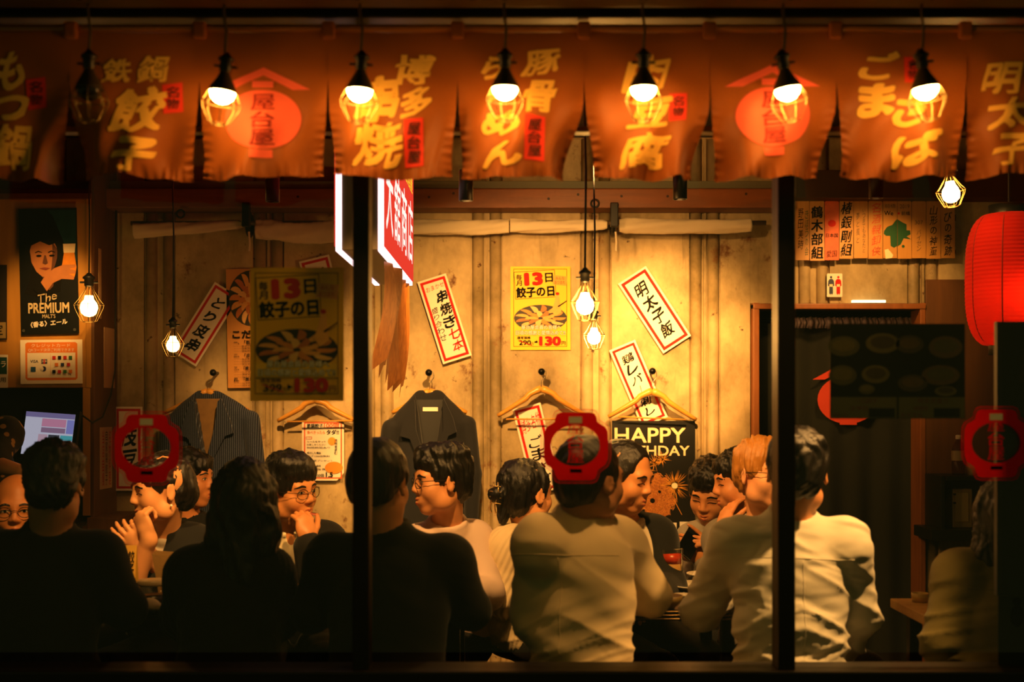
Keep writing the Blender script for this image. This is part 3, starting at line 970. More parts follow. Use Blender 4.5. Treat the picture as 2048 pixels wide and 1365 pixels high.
P.poly([(-16, 22), (-6, 8), (12, -6), (30, -12), (54, -12), (55, -7), (42, -4), (55, 0), (54, 6), (40, 6), (52, 12), (50, 18), (26, 16), (8, 24), (-4, 40)], M_SKINP, 'hand')
P.poly([(-18, 24), (-4, 40), (-14, 50), (-30, 38)], M_INK, 'cuff')
M_SILV = mat('print_silver', '#c8b890', .3, var=.3, scale=60)
P.text('The', -22, 44, 16, 62, M_SILV, .0, 1.2, -6)
P.text('PREMIUM', -42, 63, 40, 84, M_SILV, .03)
P.text("MALT'S", -14, 86, 12, 94, M_SILV, .01)
P.text('〈香る〉エール', -38, 98, 36, 111, M_WHITE, .04, .3, -3)
for x0 in (-52, 50):
    P.ell(x0, 118, 3, 3, M_STEEL, 'pin')
P = Sheet('payment_notice', 'white and orange card payment notice under the beer poster', 'notice', 103, 724, 124, 88, Y_, -.5, M_WHITE)
M_OR = mat('print_orange', '#e07818', .6)
P.poly([(-52, -36), (-48, -39), (48, -39), (52, -36), (52, 33), (48, 37), (-48, 37), (-52, 33)], M_OR, 'border')
P.rect(-48, -18, 48, 32, M_WHITE, 'field')
P.text('クレジットカード', -40, -36, 38, -29, M_WHITE, .0)
P.text('QRコード決済ご利用できます', -46, -27, 46, -20, M_WHITE, .0)
P.text('VISA', -42, -4, -26, 2, mat('print_blue', '#14204a', .6), .02)
P.rect(-20, -5, -8, 4, mat('print_navy', '#203058', .6)); P.rect(-16, -5, -12, 4, M_RED); P.text('JCB', -19, -3, -9, 2, M_WHITE, .0)
P.rect(-41, 10, -31, 20, mat('print_blue2', '#1c4a70', .6)); P.ell(-15, 14, 5, 5, mat('print_blue', '#14204a', .6)); P.ell(-18, 14, 3, 4, M_WHITE)
P.rect(-1.2, -16, -.8, 28, M_OR)
for j, (x0, y0) in enumerate(((6, -8), (17, -8), (28, -8), (39, -8), (11, 6), (23, 6), (35, 6), (6, 20), (17, 20), (28, 20), (39, 20))):
    P.rect(x0 - 3.4, y0 - 3.4, x0 + 3.4, y0 + 3.4, [M_RED, M_INK, M_RED, mat('print_green', '#2a6a30', .6), M_OR, mat('print_navy', '#203058', .6)][j % 6])
P = Sheet('green_notice', 'edge of a green and white notice at the picture border beside the payment notice', 'notice', -6, 743, 44, 66, Y_, 0, M_WHITE)
P.rect(-20, -28, 20, 6, mat('print_deepgreen', '#0c4a44', .6), 'field'); P.text('ラ', 8, -20, 18, -8, M_WHITE, .02); P.text('ご利用', -18, 12, 18, 22, M_INK)
P = Sheet('dark_menu_card', 'dark menu card hung on the cabinet at the picture border', 'poster', -12, 605, 52, 150, Y_, 0, mat('card_dark', '#1a0e08', .5))
P.rect(-24, 40, 24, 72, mat('card_pale', '#8a7440', .6), 'field'); P.text('限定', -18, 44, 18, 66, M_INK, .02)

# ------------------------------------------------------------------ posters on the back wall
YP = YW - .012
YR = YW - .032           # things that lie over the ribs
def strip_menu(label, cx, cy, w, h, ang, cols, y=YR, head=None, foot=None, brd=None, group='red bordered paper menu strips'):
    P = Sheet('menu_strip', label, 'menu strip', cx, cy, w, h, y, ang, M_WHITE, group)
    P.frame(-w / 2 + 4, -h / 2 + 4, w / 2 - 4, h / 2 - 4, w * .09, brd or M_RED)
    for c in cols:
        P.col(*c)
    return P
strip_menu('red bordered paper strip reading chicken-skin skewer, tilted right beside the small bulb', 411, 649, 58, 164, 32, [('とり皮串', 0, -64, 64, 28, M_INK, .035, 1.)])
P = strip_menu('red bordered paper strip listing seven assorted skewers above the dark blazer', 889, 638, 60, 172, -17.5, [('串焼き', 8, -58, 22, 26, M_INK, .035, 1.), ('七本', 10, 22, 70, 24, M_RED, .02, 1.), ('盛り合わせ', -14, -28, 42, 15, M_INK, .005, .8)])
P.text('おまかせ', -18, -72, 20, -60, M_RED, .0, .8)
strip_menu('brightly lit red bordered paper strip reading pollock roe rice', 1309, 620, 66, 166, -33, [('明太子飯', 0, -64, 62, 30, M_INK, .03, 1.)])
strip_menu('red bordered chicken liver paper strip behind the hanger above the birthday poster', 1277, 768, 56, 168, -23, [('鶏レバー刺し', 0, -66, 70, 26, M_INK, .026, 1.)], y=YR + .004)
P = strip_menu('red bordered sesame mackerel paper strip behind the empty hanger', 1074, 898, 58, 176, -14, [('ごまさば', 0, -28, 78, 30, M_INK, .02, 1.)], y=YR + .004)
P.text('博多名物', -20, -72, 22, -34, M_RED, .0, 1.)
strip_menu('upright red bordered paper strip reading green soybeans behind the window sticker', 257, 898, 56, 168, 0, [('枝豆', 0, -46, 42, 34, M_INK, .03, 1.)])
strip_menu('red bordered paper strip half hidden behind the yellow glass poster', 640, 565, 62, 100, -14, [('一品', 0, -30, 40, 28, M_INK, .02, 1.)])
strip_menu('tilted dim paper strip reading pollock roe salad below the red lantern', 1925, 697, 56, 162, -17, [('明太子のサラダ', 4, -52, 72, 22, M_INK, .015, 1.), ('名物', -12, -72, -44, 14, M_INK, .0, 1.)], y=YW - .01, brd=mat('dull_red', '#8a2a16', .7))

M_YEL = mat('poster_yellow', '#ecc010', .6, var=.06)
M_PAN = mat('print_pan', '#1e160c', .6)
M_GYO = [mat('print_gyoza%d' % k, c, .6, var=.2, scale=60) for k, c in enumerate(('#d8862a', '#e8a548', '#c06a1c', '#f0b868'))]
def gyoza_plate(P, cx, cy, rx, ry, n=13, rings=2):
    P.ell(cx, cy, rx, ry, M_PAN, 'pan', layer=1.2)
    for r in range(rings):
        q = .70 - .36 * r
        for k in range(n - 4 * r):
            a = 2 * math.pi * k / (n - 4 * r) + r * .3
            x, y = cx + q * rx * math.cos(a), cy + q * ry * math.sin(a)
            pts = []
            L, Wd = rx * .26, rx * .15
            da = a
            for j in range(9):
                t = math.pi * j / 8
                u, v = L * math.cos(t), Wd * math.sin(t) * 1.4 - Wd * .4
                pts.append((x + u * math.cos(da) - v * math.sin(da), y + (u * math.sin(da) + v * math.cos(da)) * ry / rx))
            P.poly(pts, M_GYO[(k * 3 + r) % 4], 'dumpling', layer=2 + r + .04 * k)
def yellow_poster(label, cx, cy, w, h, y, ang, price, arrow):
    P = Sheet('gyoza_day_poster', label, 'poster', cx, cy, w, h, y, ang, M_YEL if y > 5 else cloth_mat('poster_yellow_backlit', '#ecc010', .6, var=.06, trans=.17, bump=0), 'yellow gyoza day posters')
    k = w / 120
    X = lambda *a: [q * k for q in a]
    P.frame(*X(-54, -79, 53, 77), .9 * k, M_INK, layer=1)
    P.frame(*X(-52, -75, 30, -20), 1.0 * k, M_INK, ang=-3.5, layer=1)
    P.col('毎月', -43 * k, -68 * k, -44 * k, 11.5 * k, M_INK, .03, layer=2)
    P.text('13', *X(-33, -72, 5, -45), M_RED, .07, layer=2, ang=-3)
    P.text('日', *X(9, -71, 25, -52), M_INK, .04, layer=2, ang=-3)
    P.text('餃子の日', *X(-49, -44, 28, -22), M_INK, .045, layer=2, ang=-3.5)
    P.rect(*X(25, -65, 53, -46), mat('print_peach', '#e89a30', .6), 'stamp', layer=3, ang=6)
    P.multi([('みんな', *X(30, -63, 48, -57), 0.), ('あつまれ', *X(28, -55, 49, -48), 0.)], M_RED, layer=4)
    gyoza_plate(P, 0, 20 * k, 53 * k, 27 * k)
    P.poly([(q * k, r * k) for q, r in ((22, 6), (28, -12), (31, -28), (37, -28), (39, -10), (42, 8), (30, 16))], M_GYO[1], 'finger', layer=9)
    P.ell(34 * k, -29 * k, 3.6 * k, 3 * k, M_RED, 'fingertip', layer=10)
    P.poly([(q * k, r * k) for q, r in ((34, -4), (53, -16), (53, -14.5), (36, -2))], M_INK, 'chopstick', layer=10)
    P.rect(*X(-53, 37, 52, 55), M_YEL, 'band', layer=8)
    P.text('屋台屋会員の皆様へ', *X(-39, 33, 42, 43), M_INK, .07, layer=10)
    P.text('屋台屋会員の皆様へ', *X(-38.5, 33.5, 41.5, 42.5), M_WHITE, .02, layer=11)
    P.text('日頃の感謝と愛情込めて!!', *X(-50, 44, 50, 54), M_INK, .07, layer=10)
    P.text('日頃の感謝と愛情込めて!!', *X(-49.5, 44.5, 49.5, 53.5), M_WHITE, .02, layer=11)
    P.text('通常価格', *X(-47, 56, -20, 62), M_INK, .02, layer=10)
    P.text(price, *X(-43, 64, -19, 74), M_INK, .03, layer=10)
    P.text('円', *X(-18, 68, -14, 74), M_INK, .0, layer=10)
    P.text(arrow, *X(-12, 64, -5, 71), M_INK, .02, layer=10)
    P.text('130', *X(-3, 56, 41, 75), M_RED, .06, layer=10)
    P.text('円', *X(42, 66, 50, 74), M_INK, .01, layer=10)
    P.poly([(q * k, r * k) for q, r in ((-45, 65), (-44, 64), (-16, 74), (-17, 75))], M_RED, 'strike', layer=12)
    return P
yellow_poster('small yellow gyoza day poster on the metal wall beside the hanging bulb pair', 1081, 617, 120, 167, YR + .018, 0, '290', '⇒')
yellow_poster('large dim yellow gyoza day poster stuck on the window glass', 594, 669, 187, 267, YG + .020, 0, '399', '▶')

P = Sheet('gyoza_menu_poster', 'tan menu poster with round dumpling plate half hidden behind the glass poster', 'poster', 502, 657, 96, 238, YP - .02, -1, mat('poster_tan', '#c88a3c', .65, var=.1))
gyoza_plate(P, 2, -60, 46, 56, 16, 3)
P.text('こだわり', -36, 4, 40, 20, M_INK, .04)
P.multi([('一、「餡」', -34, 24, 2, 32, .03), ('二、「皮」', -34, 50, 2, 58, .03), ('三、「焼き」', -34, 76, 6, 84, .03), ('四、「焼き」', -34, 98, 6, 106, .03)], M_INK)
ln = []
for g in (34, 60, 86, 108):
    for j in range(2 if g > 100 else 3):
        ln.append(('ーーー国産野菜肉汁鉄鍋焼香味', -34, g + j * 5, 42, g + j * 5 + 3.4, 0.))
P.multi(ln, M_INK)

P = Sheet('flyer', 'white flyer offering a hundred dumplings under the bare hanger', 'flyer', 646, 902, 84, 120, YP - .02, 0, M_WHITE,
          outline=[(-42, -60), (42, -60), (42, 44), (28, 60), (-42, 60)])
P.frame(-38, -57, 38, 56, 2.6, mat('print_orangered', '#d85818', .6))
P.text('鉄鍋餃子', -32, -54, 0, -45, M_INK, .03); P.text('100個', 2, -56, 32, -45, mat('print_orangered', '#d85818', .6), .03)
P.text('食べきったら', -32, -40, 4, -33, M_OR, .02); P.text('タダ!!', 7, -42, 32, -32, M_INK, .04)
P.frame(-34, -28, -22, -23, .8, M_RED)
P.multi([('ルールを守って', -32, -20, 6, -16, 0.), ('お楽しみください', -32, -14, 6, -10, 0.), ('制限時間あり', -32, -8, 14, -4, 0.), ('成功した場合', -32, 2, -4, 7, .01), ('餃子100個無料', -32, 9, 14, 13, 0.), ('参加賞プレゼント', -32, 18, 20, 22, 0.), ('失敗した場合', -32, 28, -4, 33, .01), ('お会計', -32, 35, 12, 39, 0.)], M_INK)
P.ell(18, -19, 8, 8, mat('print_peach', '#e89a30', .6)); P.col('挑戦者求む', 26, -24, 8, 6, M_INK, .01)
P.ell(22, 34, 18, 12, mat('print_amber', '#d88a1c', .6)); P.text('餃子100個', -30, 46, 2, 53, M_INK, .01); P.text('1.5', 6, 43, 20, 53, M_INK, .04)

P = Sheet('birthday_poster', 'black happy birthday poster with sparklers and fluffy brown dog behind the suited man', 'poster', 1307, 960, 166, 236, YW - .034, 0, mat('poster_night', '#0a0806', .4))
M_CREAM = mat('print_cream', '#ecd8a8', .6, var=.12)
P.text('HAPPY', -78, -104, 64, -74, M_CREAM, .018)
P.text('BIRTHDAY', -78, -68, 72, -48, M_CREAM, .018)
def sparkle(cx, cy, r, n, seed):
    q = random.Random(seed)
    vs, fs = [], []
    for k in range(n):
        a = q.uniform(0, 2 * math.pi); L = r * q.uniform(.35, 1.); w = r * .018 + .25
        b = len(vs)
        c, s_ = math.cos(a), math.sin(a)
        vs += [(cx + s_ * w, cy - c * w), (cx - s_ * w, cy + c * w), (cx + c * L, cy + s_ * L)]
        fs.append((b, b + 1, b + 2))
    return np.array(vs), fs
M_SPK = mat('print_spark', '#f0a030', .6, var=.2); M_SPK2 = mat('print_spark_core', '#fff0c0', .6)
fur = random.Random(4)
pts = [(8 + (34 + 5 * math.sin(9 * t)) * math.cos(t), 36 + (46 + 5 * math.sin(11 * t)) * math.sin(t)) for t in [2 * math.pi * k / 48 for k in range(48)]]
P.poly(pts, mat('print_fur', '#a8601c', .7, var=.45, scale=70), 'dog')
vs, fs = [], []
for k in range(240):                                       # curls of fur
    t = fur.uniform(0, 6.28); r = math.sqrt(fur.uniform(0, 1))
    x, y = 8 + 34 * r * math.cos(t), 36 + 46 * r * math.sin(t)
    a = fur.uniform(0, 6.28); b = len(vs)
    for j in range(7):
        aa = a + j * .45
        vs += [(x + 4 * math.cos(aa), y + 4 * math.sin(aa)), (x + 3.1 * math.cos(aa), y + 3.1 * math.sin(aa))]
    for j in range(6):
        fs.append((b + 2 * j, b + 2 * j + 2, b + 2 * j + 3, b + 2 * j + 1))
P._put('fur_curls', np.array(vs), fs, mat('print_fur_light', '#d88a34', .7))
P.ell(-2, 42, 5, 5, M_INK, 'nose'); P.ell(-18, 24, 3, 3, M_INK, 'eye'); P.ell(12, 24, 3, 3, M_INK, 'eye')
for cx, cy, r, n, sd in ((42, 12, 38, 80, 1), (-22, -22, 36, 60, 2), (18, -40, 22, 30, 3), (2, -34, 20, 22, 5)):
    P._put('sparkler', *sparkle(cx, cy, r, n, sd), M_SPK)
P.ell(42, 12, 6, 6, M_SPK2, 'spark_core')
P.rect(48, 72, 49, 38, M_SPK, 'stick', ang=-28)
P.rect(22, 86, 46, 116, M_WHITE, 'white_square'); P.rect(52, 84, 78, 114, M_WHITE, 'white_square')

P = Sheet('restroom_sign', 'small cream restroom sign with blue and red robed figures above the doorway', 'sign', 1669, 571, 31, 47, YW - .034, 0, M_WHITE, outline=[(-14, -23.5), (14, -23.5), (15.5, -22), (15.5, 22), (14, 23.5), (-14, 23.5), (-15.5, 22), (-15.5, -22)], thick=.003)
for x, m in ((-7.2, mat('sign_blue', '#24304a', .6)), (7.2, M_RED)):
    P.ell(x, -16, 2.4, 2.6, m, 'figure_head')
    P.poly([(x - 2.5, -12.5), (x + 2.5, -12.5), (x + 5.6, -9), (x + 6.4, 1), (x + 3.6, 2.4), (x + 3.8, 16), (x + 2.6, 18), (x + 1.6, 20), (x + .6, 17), (x - .6, 17), (x - 1.6, 20), (x - 2.6, 18), (x - 3.8, 16), (x - 3.6, 2.4), (x - 6.4, 1), (x - 5.6, -9)], m, 'figure_robe')
    P.poly([(x - 3.6, -2), (x + 3.6, -2), (x + 3.0, 3), (x - 3.0, 3)], M_CREAM, 'sash')
P = Sheet('wall_notice', 'little red and white notice low on the wall beside the doorway', 'notice', 1452, 920, 18, 16, YW - .012, 0, M_WHITE)
P.rect(-8, -7, 8, 4, M_RED, 'field'); P.text('注意', -6, -5, 6, 2, M_WHITE, .0)

# wooden name tags above the doorway
M_TAG = wood('name_tag_wood', '#a87028', '#cc9444', .5, scale=3, axis=(9, 9, 1), bump=.03)
M_TAGG = mat('tag_green', '#0c4a1c', .6); M_GREYINK = mat('faded_ink', '#4a3a20', .7)
TAGX = [1589, 1618.5, 1648.5, 1678, 1706.5, 1735.5, 1765, 1794, 1822.5, 1851.5, 1881, 1909.5]
TLB = ['first wooden tag from the window post, name written in thin black', 'wooden tag with bold black name ending in the group character, second from the post', 'reddish plaid wooden tag with a red disc', 'wooden tag with large rough black brush name, fourth from the post',
       'plain wooden tag with two faint thin lines of writing', 'wooden tag with faded red brush writing', 'wooden tag carrying the larger half of a green map', 'wooden tag carrying the smaller half of a green map', 'dim wooden tag with small faded name right of the green map',
       'dim wooden tag with black writing, second last of the row', 'last wooden tag of the row, nearest the red lantern']
for i in range(11):
    x0, x1 = TAGX[i], TAGX[i + 1]
    cx = (x0 + x1) / 2; w = x1 - x0 - 1.2
    y0, y1 = 400 + (i % 3) * 1.0, (521 if i < 3 else 517) + (i % 2)
    h = y1 - y0
    ol = [(-w / 2 + 3, -h / 2), (w / 2 - 3, -h / 2), (w / 2, -h / 2 + 3), (w / 2, h / 2), (-w / 2, h / 2), (-w / 2, -h / 2 + 3)]
    P = Sheet('name_tag', TLB[i], 'wooden tag', cx, (y0 + y1) / 2, w, h, YW - .075, [0, -.6, .2, .4, -.3, 0, .3, -.4, 0, .4, -.2][i] * .6, mat('tag_plaid', '#cc5a28', .6, var=.4, scale=30) if i == 2 else M_TAG, 'wooden name tags above the doorway', thick=.006, outline=ol)
    if i == 0: P.col('野田美時', -3, -44, 40, 11, M_INK, .0, .6); P.col('きぼうの会', 9, -40, 52, 7, M_TAGG, .0, .5)
    if i == 1: P.col('鶴木部組', 0, -50, 58, 24, M_INK, .03, .3)
    if i == 2: P.ell(0, -14, 8, 7, M_RED, 'disc'); P.text('日本国', -12, 6, 12, 14, M_INK, .02); P.text('愛国', -11, 40, 10, 54, M_INK, .0, .5)
    if i == 3: P.col('椿銀剛組', 0, -56, 56, 23, M_INK, .02, 1.)
    if i == 4: P.col('いつまでもあなたと', 6, -42, 48, 6, M_GREYINK, 0., .6); P.col('夢と風と', -6, -34, 30, 7, M_GREYINK, 0., .6)
    if i == 5: P.col('名酒親卸侠', 2, -54, 54, 19, mat('faded_red', '#c04a1c', .7), .01, 1.)
    if i == 6:
        P.text('前橋', -11, -50, 11, -42, M_GREYINK, .0); P.text('We', -12, -36, 6, -27, M_INK, .02)
        P.poly([(-12, 4), (-6, -4), (4, -8), (10, -16), (13.9, -20), (13.9, 34), (8, 38), (1, 34), (0, 14), (-8, 14), (-13, 10)], M_TAGG, 'map')
        P.poly([(-11, 42), (-4, 40), (6, 52), (4, 58), (-9, 60)], M_CREAM, 'pale_patch')
    if i == 7:
        P.text('2019', -9, -50, 10, -42, M_GREYINK, .0); P.text('前橋', -6, -36, 11, -28, M_INK, .01); P.ell(-11.5, -32, 2.2, 2.2, M_RED, 'heart')
        P.poly([(-13.9, -20), (-4, -14), (4, -10), (4, 2), (11, 2), (12, 10), (4, 14), (13, 20), (-2, 18), (-8, 30), (-13.9, 34)], M_TAGG, 'map')
        P.ell(-3, 34, 3, 3, M_TAGG, 'dot')
    if i == 8: P.text('307', -8, -18, 8, -10, M_GREYINK, .0); P.col('バイセン', 0, 0, 44, 9, M_GREYINK, .0, .3)
    if i == 9: P.col('山形の神童', 0, -48, 54, 16, M_INK, .01, .8)
    if i == 10: P.col('びの奇跡', 0, -36, 54, 16, M_INK, .01, .8)
b = MB().box(*boxpx(1586, 430, 1912, 442, YW - .074, YW - .05)); b.box(*boxpx(1586, 500, 1912, 508, YW - .074, YW - .05))
for px in (1600, 1700, 1800, 1900):
    b.box(*boxpx(px, 430, px + 8, 508, YW - .05, YW + .0))
b.build('tag_rack', M_BROWNBOARD, None, label='wooden rack of two battens holding the row of name tags', cat='rack')
# slim glowing bar added to imitate a bright reflection on the lintel
sl = empty('lintel_highlight', W(1737, 607, YW - .03), 'slim glowing bar imitating a bright reflection on the door lintel', 'lamp')
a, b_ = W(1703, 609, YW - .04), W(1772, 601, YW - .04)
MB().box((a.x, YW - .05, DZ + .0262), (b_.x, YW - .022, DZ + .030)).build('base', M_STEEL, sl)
MB().box((a.x + .002, YW - .048, DZ + .030), (b_.x - .002, YW - .024, DZ + .044), .004).build('tube', emit('highlight_glow', (1., .75, .38), 3.0), sl)  # glow stands in for the reflected streak, not a lamp tube

# ------------------------------------------------------------------ rolled white awning cloths on a pole under the beam
M_CANVAS = cloth_mat('white_canvas', '#c8b898', trans=0., var=.12, bump=.3, weave=40)
YA = 6.17
MB().tube([W(262, 447, YA), W(860, 446, YA), W(1532, 446, YA)], .011, 10).build('awning_pole', wood('awning_pole_wood', '#3a2a16', '#5a4222', axis=(1, 8, 8)), None, smooth=True, label='pole under the timber beam carrying the rolled cloths', cat='pole')
def rolled(label, x0, x1, yt0, yb0, yt1, yb1, seed, taper0=1., taper1=1.):
    """bundle of rolled canvas around the pole, with tied ends and lengthwise creases"""
    q = np.random.default_rng(seed)
    n, k = 70, 28
    ph = q.uniform(0, 6.28, 6)
    v = []
    for i in range(n):
        t = i / (n - 1)
        px = x0 + (x1 - x0) * t
        yt, yb = yt0 + (yt1 - yt0) * t, yb0 + (yb1 - yb0) * t
        sag = 3.5 * math.sin(math.pi * t)
        e = min(1, (t / .05 if taper0 < 1 else 9)) ; e2 = min(1, ((1 - t) / .05 if taper1 < 1 else 9))
        tp = (taper0 + (1 - taper0) * e) * (taper1 + (1 - taper1) * e2)
        rz = (yb - yt) / 2 * tp * YA / F
        c = W(px, (yt + yb) / 2 + sag * .5, YA)
        ry = max(.022, rz * .75)
        for j in range(k):
            a = 2 * math.pi * j / k
            w = 1 + .09 * math.sin(3 * a + 2.2 * math.sin(5 * t + ph[0]) + ph[1]) + .07 * math.sin(5 * a + 7 * t + ph[2]) + .02 * math.sin(40 * t + 4 * a + ph[3]) + .015 * math.sin(90 * t + 2 * a)
            v.append((c.x, c.y + ry * w * math.cos(a), c.z + rz * w * math.sin(a)))
    f = [(i * k + j, i * k + (j + 1) % k, (i + 1) * k + (j + 1) % k, (i + 1) * k + j) for i in range(n - 1) for j in range(k)]
    f += [tuple(range(k))[::-1], tuple((n - 1) * k + j for j in range(k))]
    o = obj('rolled_cloth', v, f, M_CANVAS, None, smooth=True, label=label, cat='cloth', group='rolled cloths along the pole')
    return o
rolled('sloping rolled canvas at the start of the pole above the small bulb', 268, 486, 444, 476, 440, 458, 1, 1, .7)
rolled('rolled canvas on the pole between black bracket and the red sign', 512, 668, 441, 479, 444, 486, 2)
rolled('rolled canvas on the pole just after the red sign', 826, 1018, 440, 470, 438, 466, 3, 1, 1)
rolled('rolled canvas on the pole above the yellow wall poster', 1020, 1214, 438, 466, 440, 460, 4, 1, .75)
rolled('last smooth rolled canvas on the pole near the doorway post', 1238, 1503, 436, 468, 438, 464, 5, .75, 1)
for px, lb in ((499, 'black strap bracket on the pole before the second rolled cloth'), (1226, 'black strap bracket on the pole beside the bulb pair cord')):
    r_ = empty('pole_bracket', W(px, 450, YA), lb, 'bracket', 'pole brackets')
    p = W(px, 450, YA)
    MB().box((p.x - .018, 6.08, p.z - .02), (p.x + .018, 6.115, W(0, 416, 6.12).z + .02), .004).build('strap', M_BLACKMETAL, r_)
    MB().tube([p + V(0, .055 * math.cos(t) - .0, .05 * math.sin(t)) for t in [2 * math.pi * k / 16 for k in range(16)]], .012, 6, closed=True).build('band', M_BLACKMETAL, r_)
    MB().tube([p + V(.008, -.055, -.04), p + V(.012, -.056, -.09), p + V(.01, -.056, -.13)], .005, 6).build('tie_end', M_CANVAS, r_)
for px, py, d, lb in ((361, 428, 6.12, 'black ring hook on the beam near the small bulb cord'), (1190, 407, 6.11, 'black ring hook on the beam beside the bulb pair cords')):
    p = W(px, py, d - .012)
    MB().tube([p + V(.018 * math.cos(2 * math.pi * k / 16), 0, .018 * math.sin(2 * math.pi * k / 16)) for k in range(16)], .0045, 6, closed=True).build('ring_hook', M_BLACKMETAL, None, smooth=True, label=lb, cat='hook', group='ring hooks')

# ------------------------------------------------------------------ projecting light box sign
YS0, YS1 = 4.30, 5.53
xsr = W(768, 0, YS0).x; xsl = W(671, 0, YS0).x
zs0 = W(0, 500, YS0).z; zs1 = zs0 + .58
sg = empty('light_box_sign', V((xsl + xsr) / 2, (YS0 + YS1) / 2, zs0), 'red illuminated box sign with white characters hung perpendicular to the window', 'sign')
ed = .020
MB().box((xsl + ed, YS0 + .004, zs0 + .0), (xsr - ed, YS1 - .004, zs1), .003).build('core', mat('sign_core', '#6a5c46', .5, bump=.1), sg)
M_ACR = emit('acrylic_edge_glow', (1., .66, .72), 2.2)
for x0, x1 in ((xsl, xsl + ed), (xsr - ed, xsr)):
    b = MB().box((x0, YS0, zs0 - .004), (x1, YS0 + .012, zs1)); b.box((x0, YS0 + .012, zs0 - .004), (x1, YS1, zs0 + .012))
    b.build('edge_light', M_ACR, sg)
M_SRED = emit('sign_red_glow', (1., .055, .03), .95)
MB().box((xsr, YS0, zs0 + .012), (xsr + .004, YS1, zs1)).build('face', M_SRED, sg)
MB().box((xsl - .004, YS0, zs0 + .012), (xsl, YS1, zs1)).build('face', M_SRED, sg)
MB().tube([((xsl + xsr) / 2, YS0 + .2, zs1), ((xsl + xsr) / 2, YS0 + .2, ZC)], .012, 8).build('hanger_rod', M_BLACKMETAL, sg)
MB().tube([((xsl + xsr) / 2, YS1 - .2, zs1), ((xsl + xsr) / 2, YS1 - .2, ZC)], .012, 8).build('hanger_rod', M_BLACKMETAL, sg)
SGM = Matrix.Translation(V(xsr + .0045, YS0, zs0)) @ Matrix.Rotation(math.pi / 2, 4, 'Z')
def sgtext(body, x0, z0, x1, z1, m, bold):
    v, f = text_box(body, x0, -z1, x1, -z0, bold)
    obj('lettering', np.stack([v[:, 0], np.zeros(len(v)), -v[:, 1]], 1), f, m, sg, world=False, M=SGM)
M_SWH = emit('sign_white_glow', (1., .85, .8), 1.3); M_SYE = emit('sign_yellow_glow', (1., .6, .03), 1.1)
L = YS1 - YS0
for j, ch in enumerate('大舘商店'):
    sgtext(ch, .03 + j * .30, .075, .03 + j * .30 + .255, .33, M_SWH, .015)
sgtext('やきとり', .14, .37, .50, .45, M_SYE, .02); sgtext('餃子居酒屋', .55, .37, L - .06, .45, M_SYE, .02)
# brown streamers below the sign
M_STREAM = wood('streamer_brown', '#5a2a08', '#b8742c', .5, scale=14, axis=(4, 4, 1.2), bump=.3)
rs = random.Random(5)
for j in range(6):
    y = YS0 + .34 + j * .155
    x = xsr - .014
    n = 14
    v, f = [], []
    Ln = .36 + .09 * (j / 6) + rs.uniform(-.03, .03)
    wd = .075
    for k in range(n):
        t = k / (n - 1)
        dx = -.004 - .03 * t * t + .010 * math.sin(4 * t + j) ; dy = .018 * math.sin(3 * t + j)
        tw = .012 * math.sin(2 * t + j * 1.7)
        v += [(x + dx - tw - .012, y + dy - wd / 2, zs0 - .004 - Ln * t - (.02 * t if k == n - 1 else 0)), (x + dx + tw + .012, y + dy + wd / 2, zs0 - .004 - Ln * t + (.03 if k == n - 1 else 0))]
    for k in range(n - 1):
        f.append((2 * k, 2 * k + 1, 2 * k + 3, 2 * k + 2))
    obj('streamer', v, f, M_STREAM, sg, smooth=True)

# ------------------------------------------------------------------ hangers on pegs, two hung jackets
M_HANGER = wood('hanger_wood', '#b87c28', '#dca244', .35, scale=4, axis=(1, 6, 6), bump=.02)
YH = YW - .085
def hanger(label, cx, cy, el, er, bar, peg, y=YH):
    """cx,cy top of the yoke; el/er arm ends px; bar (x0,y0,x1,y1); peg (px,py)"""
    r_ = empty('wooden_hanger', W(cx, cy, y), label, 'hanger', 'wooden hangers on the wall')
    for (ex, ey) in (el, er):
        pts, rad = [], []
        for k in range(12):
            t = k / 11
            u = cx + (ex - cx) * t
            v = cy + 8 + (ey - cy - 8) * (t ** 1.12) + 5 * math.sin(math.pi * t) * (-1 if t < .35 else 1) * .5
            pts.append(W(u, v, y - .012 * math.sin(math.pi * t) + .02 * t))
            rad.append((11 - 4.5 * t if t > .12 else 12) * y / F * .62)
        MB().tube(pts, rad, 10, flat=1.15).build('arm', M_HANGER, r_, smooth=True)
    MB().tube([W(bar[0], bar[1], y + .006), W(bar[2], bar[3], y + .006)], .0042, 8).build('trouser_bar', M_HANGER, r_, smooth=True)
    pk = W(peg[0], peg[1], y)
    hook = [W(cx, cy + 4, y), W(cx, cy - 8, y), W(cx + 5, cy - 14, y), W(cx + 10, cy - 22, y), W(cx + 9, cy - 31, y), W(cx + 1, cy - 36, y), W(cx - 6, cy - 31, y)]
    sh = (pk - hook[5]) + V(0, 0, .012)
    hook = [hook[0], hook[1]] + [p + V(sh.x * (k / 5), 0, sh.z * (k / 5)) for k, p in enumerate(hook[2:], 1)]
    MB().tube(hook, .0018, 6).build('hook', M_STEEL, r_, smooth=True)
    pg = empty('wall_peg', V(pk.x, YW - .04, pk.z), 'black round wall peg holding the ' + label.split(',')[0].replace('wooden ', ''), 'peg', 'pegs on the wall')
    MB().tube([V(pk.x, YW - .0, pk.z), V(pk.x, YW - .095, pk.z)], .007, 8).build('shaft', M_BLACKMETAL, pg)
    MB().lathe([(0, 0), (.013, .003), (.0165, .010), (.013, .018), (.007, .021)], (pk.x, YW - .116, pk.z), 16, 'y').build('knob', M_BLACKMETAL, pg, smooth=True)
    return r_
hanger('hanger of the pinstripe jacket, wooden', 415, 776, (330, 825), (498, 822), (384, 828, 446, 828), (428, 746))
